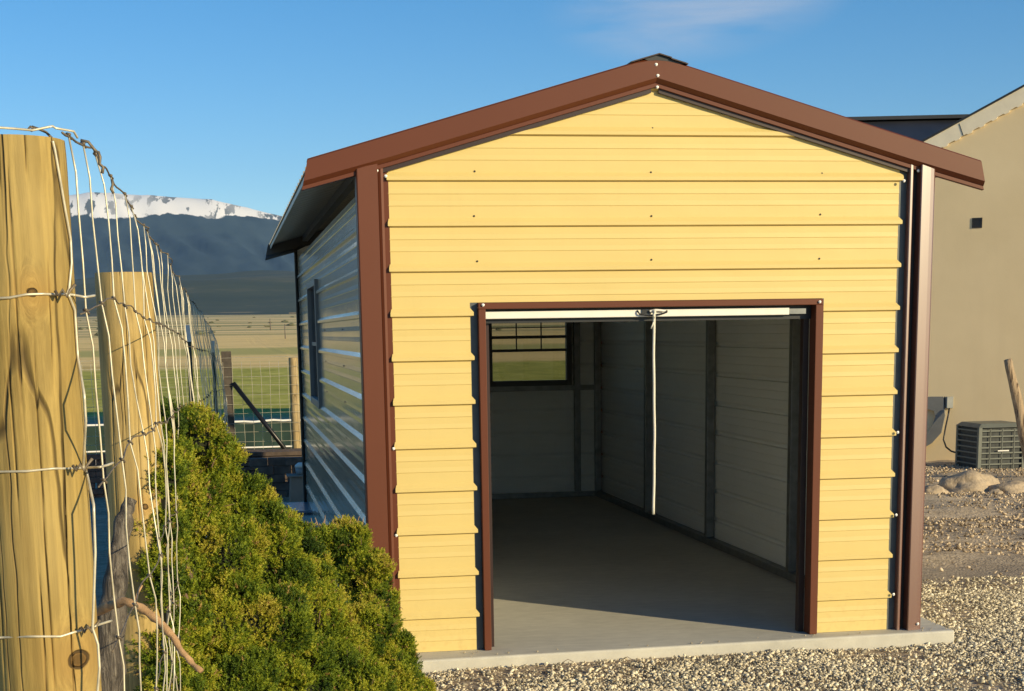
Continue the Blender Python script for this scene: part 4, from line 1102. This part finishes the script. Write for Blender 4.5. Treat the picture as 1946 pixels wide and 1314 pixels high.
# ---- air conditioner
M_AC=plain('ac_painted_steel',(.13,.14,.12),.5,.1,.1); M_ACD=plain('ac_coil',(.035,.04,.04),.6,.3,.4,20)
d=18.9; Ya=CY+d; ab=at(1902,912,Y=Ya); k=d/F
hw_=.325; H_=.71; zb=ab.z
ac=empty('air_conditioner',(ab.x,Ya+hw_,zb),'grey louvred outdoor air conditioner against the tan house wall','air conditioner')
cx_,cy_=ab.x,Ya+hw_
MB().box((cx_-hw_-.05,cy_-hw_-.05,zb-.06),(cx_+hw_+.08,cy_+hw_+.05,zb-.001)).build('base_pad',plain('black_pad',(.03,.03,.03),.8),ac,bevel=.01)
MB().box((cx_-hw_+.03,cy_-hw_+.03,zb),(cx_+hw_-.03,cy_+hw_-.03,zb+H_-.06)).build('coil',M_ACD,ac)
mb=MB()
for (sx,sy) in ((-1,-1),(1,-1),(1,1),(-1,1)): MB().box((cx_+sx*hw_-.05*(sx>0)-.0,cy_+sy*hw_-.05*(sy>0),zb),(cx_+sx*hw_+.05*(sx<0),cy_+sy*hw_+.05*(sy<0),zb+H_-.05)).build('corner_panel',M_AC,ac,bevel=.006)
mb=MB()
for i in range(9):
    z=zb+.05+i*.07
    mb.box((cx_-hw_+.051,cy_-hw_+.004,z),(cx_+hw_-.051,cy_-hw_+.016,z+.018)); mb.box((cx_-hw_+.004,cy_-hw_+.051,z),(cx_-hw_+.016,cy_+hw_-.051,z+.018))
for i in range(1,4):
    x=cx_-hw_+i*2*hw_/4; mb.box((x-.004,cy_-hw_-.002,zb+.02),(x+.004,cy_-hw_+.0035,zb+H_-.06))
mb.build('louvre',M_AC,ac)
mb=MB().add([(cx_-hw_-.01,cy_-hw_-.01,zb+H_-.05),(cx_+hw_+.01,cy_-hw_-.01,zb+H_-.05),(cx_+hw_+.01,cy_+hw_+.01,zb+H_-.05),(cx_-hw_-.01,cy_+hw_+.01,zb+H_-.05),(cx_-hw_+.05,cy_-hw_+.05,zb+H_),(cx_+hw_-.05,cy_-hw_+.05,zb+H_),(cx_+hw_-.05,cy_+hw_-.05,zb+H_),(cx_-hw_+.05,cy_+hw_-.05,zb+H_)],[(0,3,2,1),(4,5,6,7),(0,1,5,4),(1,2,6,5),(2,3,7,6),(3,0,4,7)])
mb.build('top_cover',M_AC,ac,bevel=.008)
MB().box((cx_-.06,cy_-hw_-.008,zb+.36),(cx_+.09,cy_-hw_-.0025,zb+.375)).build('name_plate',M_WHITEP,ac)
# ---- grey curved bracket with box and its cable
M_GB=plain('grey_plastic_bracket',(.19,.19,.18),.6,0,.08)
def wp(x,y_,v=.03):
    u,z=HL(x,y_,v); return HW(u,v,z)
oo=[(1700,764),(1740,757),(1770,754),(1794,754),(1797,790),(1790,822),(1772,842),(1745,858),(1700,872)]
ii=[(1700,786),(1740,780),(1766,778),(1776,781),(1779,792),(1773,808),(1760,828),(1738,845),(1700,860)]
mb=MB(); n=len(oo)
for q,w_ in ((-tV*.06,0),(tV*.03,1)): mb.V+=[wp(*p)+q for p in oo]+[wp(*p)+q for p in ii]
for i in range(n-1):
    mb.F+=[(i,i+1,n+i+1,n+i),(3*n+i,3*n+i+1,2*n+i+1,2*n+i),(i+1,i,2*n+i,2*n+i+1),(n+i,n+i+1,3*n+i+1,3*n+i)]
mb.F+=[(0,n,3*n,2*n),(n-1,3*n-1,4*n-1,2*n-1)]
br_=mb.build('wall_bracket',M_GB,None); tag(br_,'grey curved arm with a small box end on the tan house wall','bracket')
a=wp(1794.5,754); b=wp(1810,776); MB().box((a.x,a.y-.09,b.z),(b.x,a.y+.055,a.z)).build('end_box',plain('grey_box',(.24,.25,.24),.5),br_,bevel=.006)
cab=[(1804,776),(1802,790),(1797,812),(1793,836),(1798,850),(1808,858),(1822,862),(1842,861)]
o=MB().tube([wp(x,y_,-.05-.03*i) for i,(x,y_) in enumerate(cab)],.012,8).build('power_cable',M_PIPE,None,True); tag(o,'black cable drooping from the grey wall bracket to the air conditioner','cable')
tl_=NT('split_log'); a1=tl_.noise(1.4,8,tl_.mapv((16,16,1.3),rot=(0,R(12),0)),.7,1.2)
tl_.col(tl_.ramp(a1,[(.38,(.07,.045,.03)),(.46,(.33,.24,.15)),(.68,(.56,.43,.28))])); tl_.rough(.95); tl_.bump(a1,1,.02); M_LOG2=tl_.m
# ---- leaning weathered post at the right edge
p0=at(1966,925,Y=8.9); p1=at(1917,684,Y=8.85)
lp_=MB(); seg=14; out=[p0.lerp(p1,i/seg) for i in range(seg+1)]
lp_.tube(out,[.070-.022*i/seg for i in range(seg+1)],16)
for v in lp_.V: v+=Vector((nz3(v.x*9,v.z*2,1),nz3(v.z*2,v.x*9,2),0))*.02
o=lp_.build('leaning_log',M_LOG2,None,True); tag(o,'weathered split log leaning at the right edge beside the air conditioner','log')
lp_=MB().tube([at(1950,870,Y=p0.y-.1),at(1952,800,Y=p0.y-.15)],[.12,.11],14)
# ------------------------------------------------------------------ far things in the valley
def far_at(x,y_,d): return at(x,y_,Y=CY+d)
def far_house(x,y_,wpx,hpx,d,wall,roof,label):
    c=far_at(x,y_,d); k=d/F; w_=wpx*k; h=hpx*k
    zb_=ground_z(c.x,c.y)-1
    r_=empty('farmhouse',(c.x,c.y,zb_),label,'house','far valley houses')
    MB().box((c.x-w_/2,c.y-w_*.3,zb_),(c.x+w_/2,c.y+w_*.3,c.z)).build('wall',wall,r_)
    MB().add([(c.x-w_*.55,c.y-w_*.36,c.z+.01),(c.x+w_*.55,c.y-w_*.36,c.z+.01),(c.x+w_*.55,c.y+w_*.36,c.z+.01),(c.x-w_*.55,c.y+w_*.36,c.z+.01),(c.x-w_*.55,c.y,c.z+h*.6),(c.x+w_*.55,c.y,c.z+h*.6)],[(0,1,5,4),(2,3,4,5),(0,4,3),(1,2,5),(0,3,2,1)]).build('roof',roof,r_)
far_house(437,619,8,6,1300,M_WHITEP,M_WHITEP,'tiny white farmhouse alone in the far valley, highest of them')
M_RF=plain('far_dark_roof',(.07,.055,.05),.8); M_TW=plain('far_tan_wall',(.30,.24,.16),.8)
far_house(457,628,15,4,900,M_TW,M_RF,'tiny long dark-roofed barn in the valley, left of the pair')
far_house(497,628,20,4,900,M_TW,M_RF,'tiny long dark-roofed barn in the valley, right of the pair')
def pole(px,ytop,d,label,arm=True,r=.12):
    c=far_at(px,ytop,d); zb_=ground_z(c.x,c.y)-.3
    mb=MB().tube([(c.x,c.y,zb_),(c.x,c.y,c.z)],[r,r*.7],8); o=mb.build('utility_pole',M_OLD,None,True); tag(o,label,'utility pole','utility poles in the fields')
    if arm: MB().bar((c.x-1.0,c.y,c.z-.35),(c.x+1.0,c.y,c.z-.35),.14).build('crossarm',M_OLD,o)
pole(564,590,210,'utility pole with crossarm just left of the shed back corner')
pole(541,616,420,'slimmer far pole left of the crossarm pole',False,.14)
pole(513,606,600,'short lone far pole above the barns',False,.2)
# shrubby line at the foot of the foothills: low trees
M_FT=plain('far_foliage',(.13,.13,.07),.95,0,.4,.3)
rg=random.Random(4); mb=MB()
bm=bmesh.new(); bmesh.ops.create_icosphere(bm,subdivisions=1,radius=1); bv=[v.co.copy() for v in bm.verts]; bf_=[tuple(v.index for v in f.verts) for f in bm.faces]; bm.free()
for i in range(520):
    d_=rg.choice([520,760,1000,1450,1900,2500])*rg.uniform(.97,1.05); xx=rg.gauss(-60,420)*d_/1500
    if abs(mn.noise(Vector((xx*.004,d_*.002,3))))<.06: continue
    zz_=ground_z(xx,CY+d_); r_=rg.uniform(.5,1.7)
    o_=len(mb.V)
    for v in bv: mb.V.append(Vector((xx+v.x*r_*rg.uniform(.8,2.0),CY+d_+v.y*r_,zz_+max(-.1,v.z*.6+.4)*r_*rg.uniform(.6,1.1))))
    for f in bf_: mb.F.append(tuple(o_+k for k in f))
tag(mb.build('far_shrubs',M_FT,None,normals=False),kind='stuff')
SC.cycles.max_bounces=6; SC.cycles.diffuse_bounces=5; SC.cycles.transparent_max_bounces=8; SC.cycles.volume_bounces=0
SC.cycles.use_denoising=True
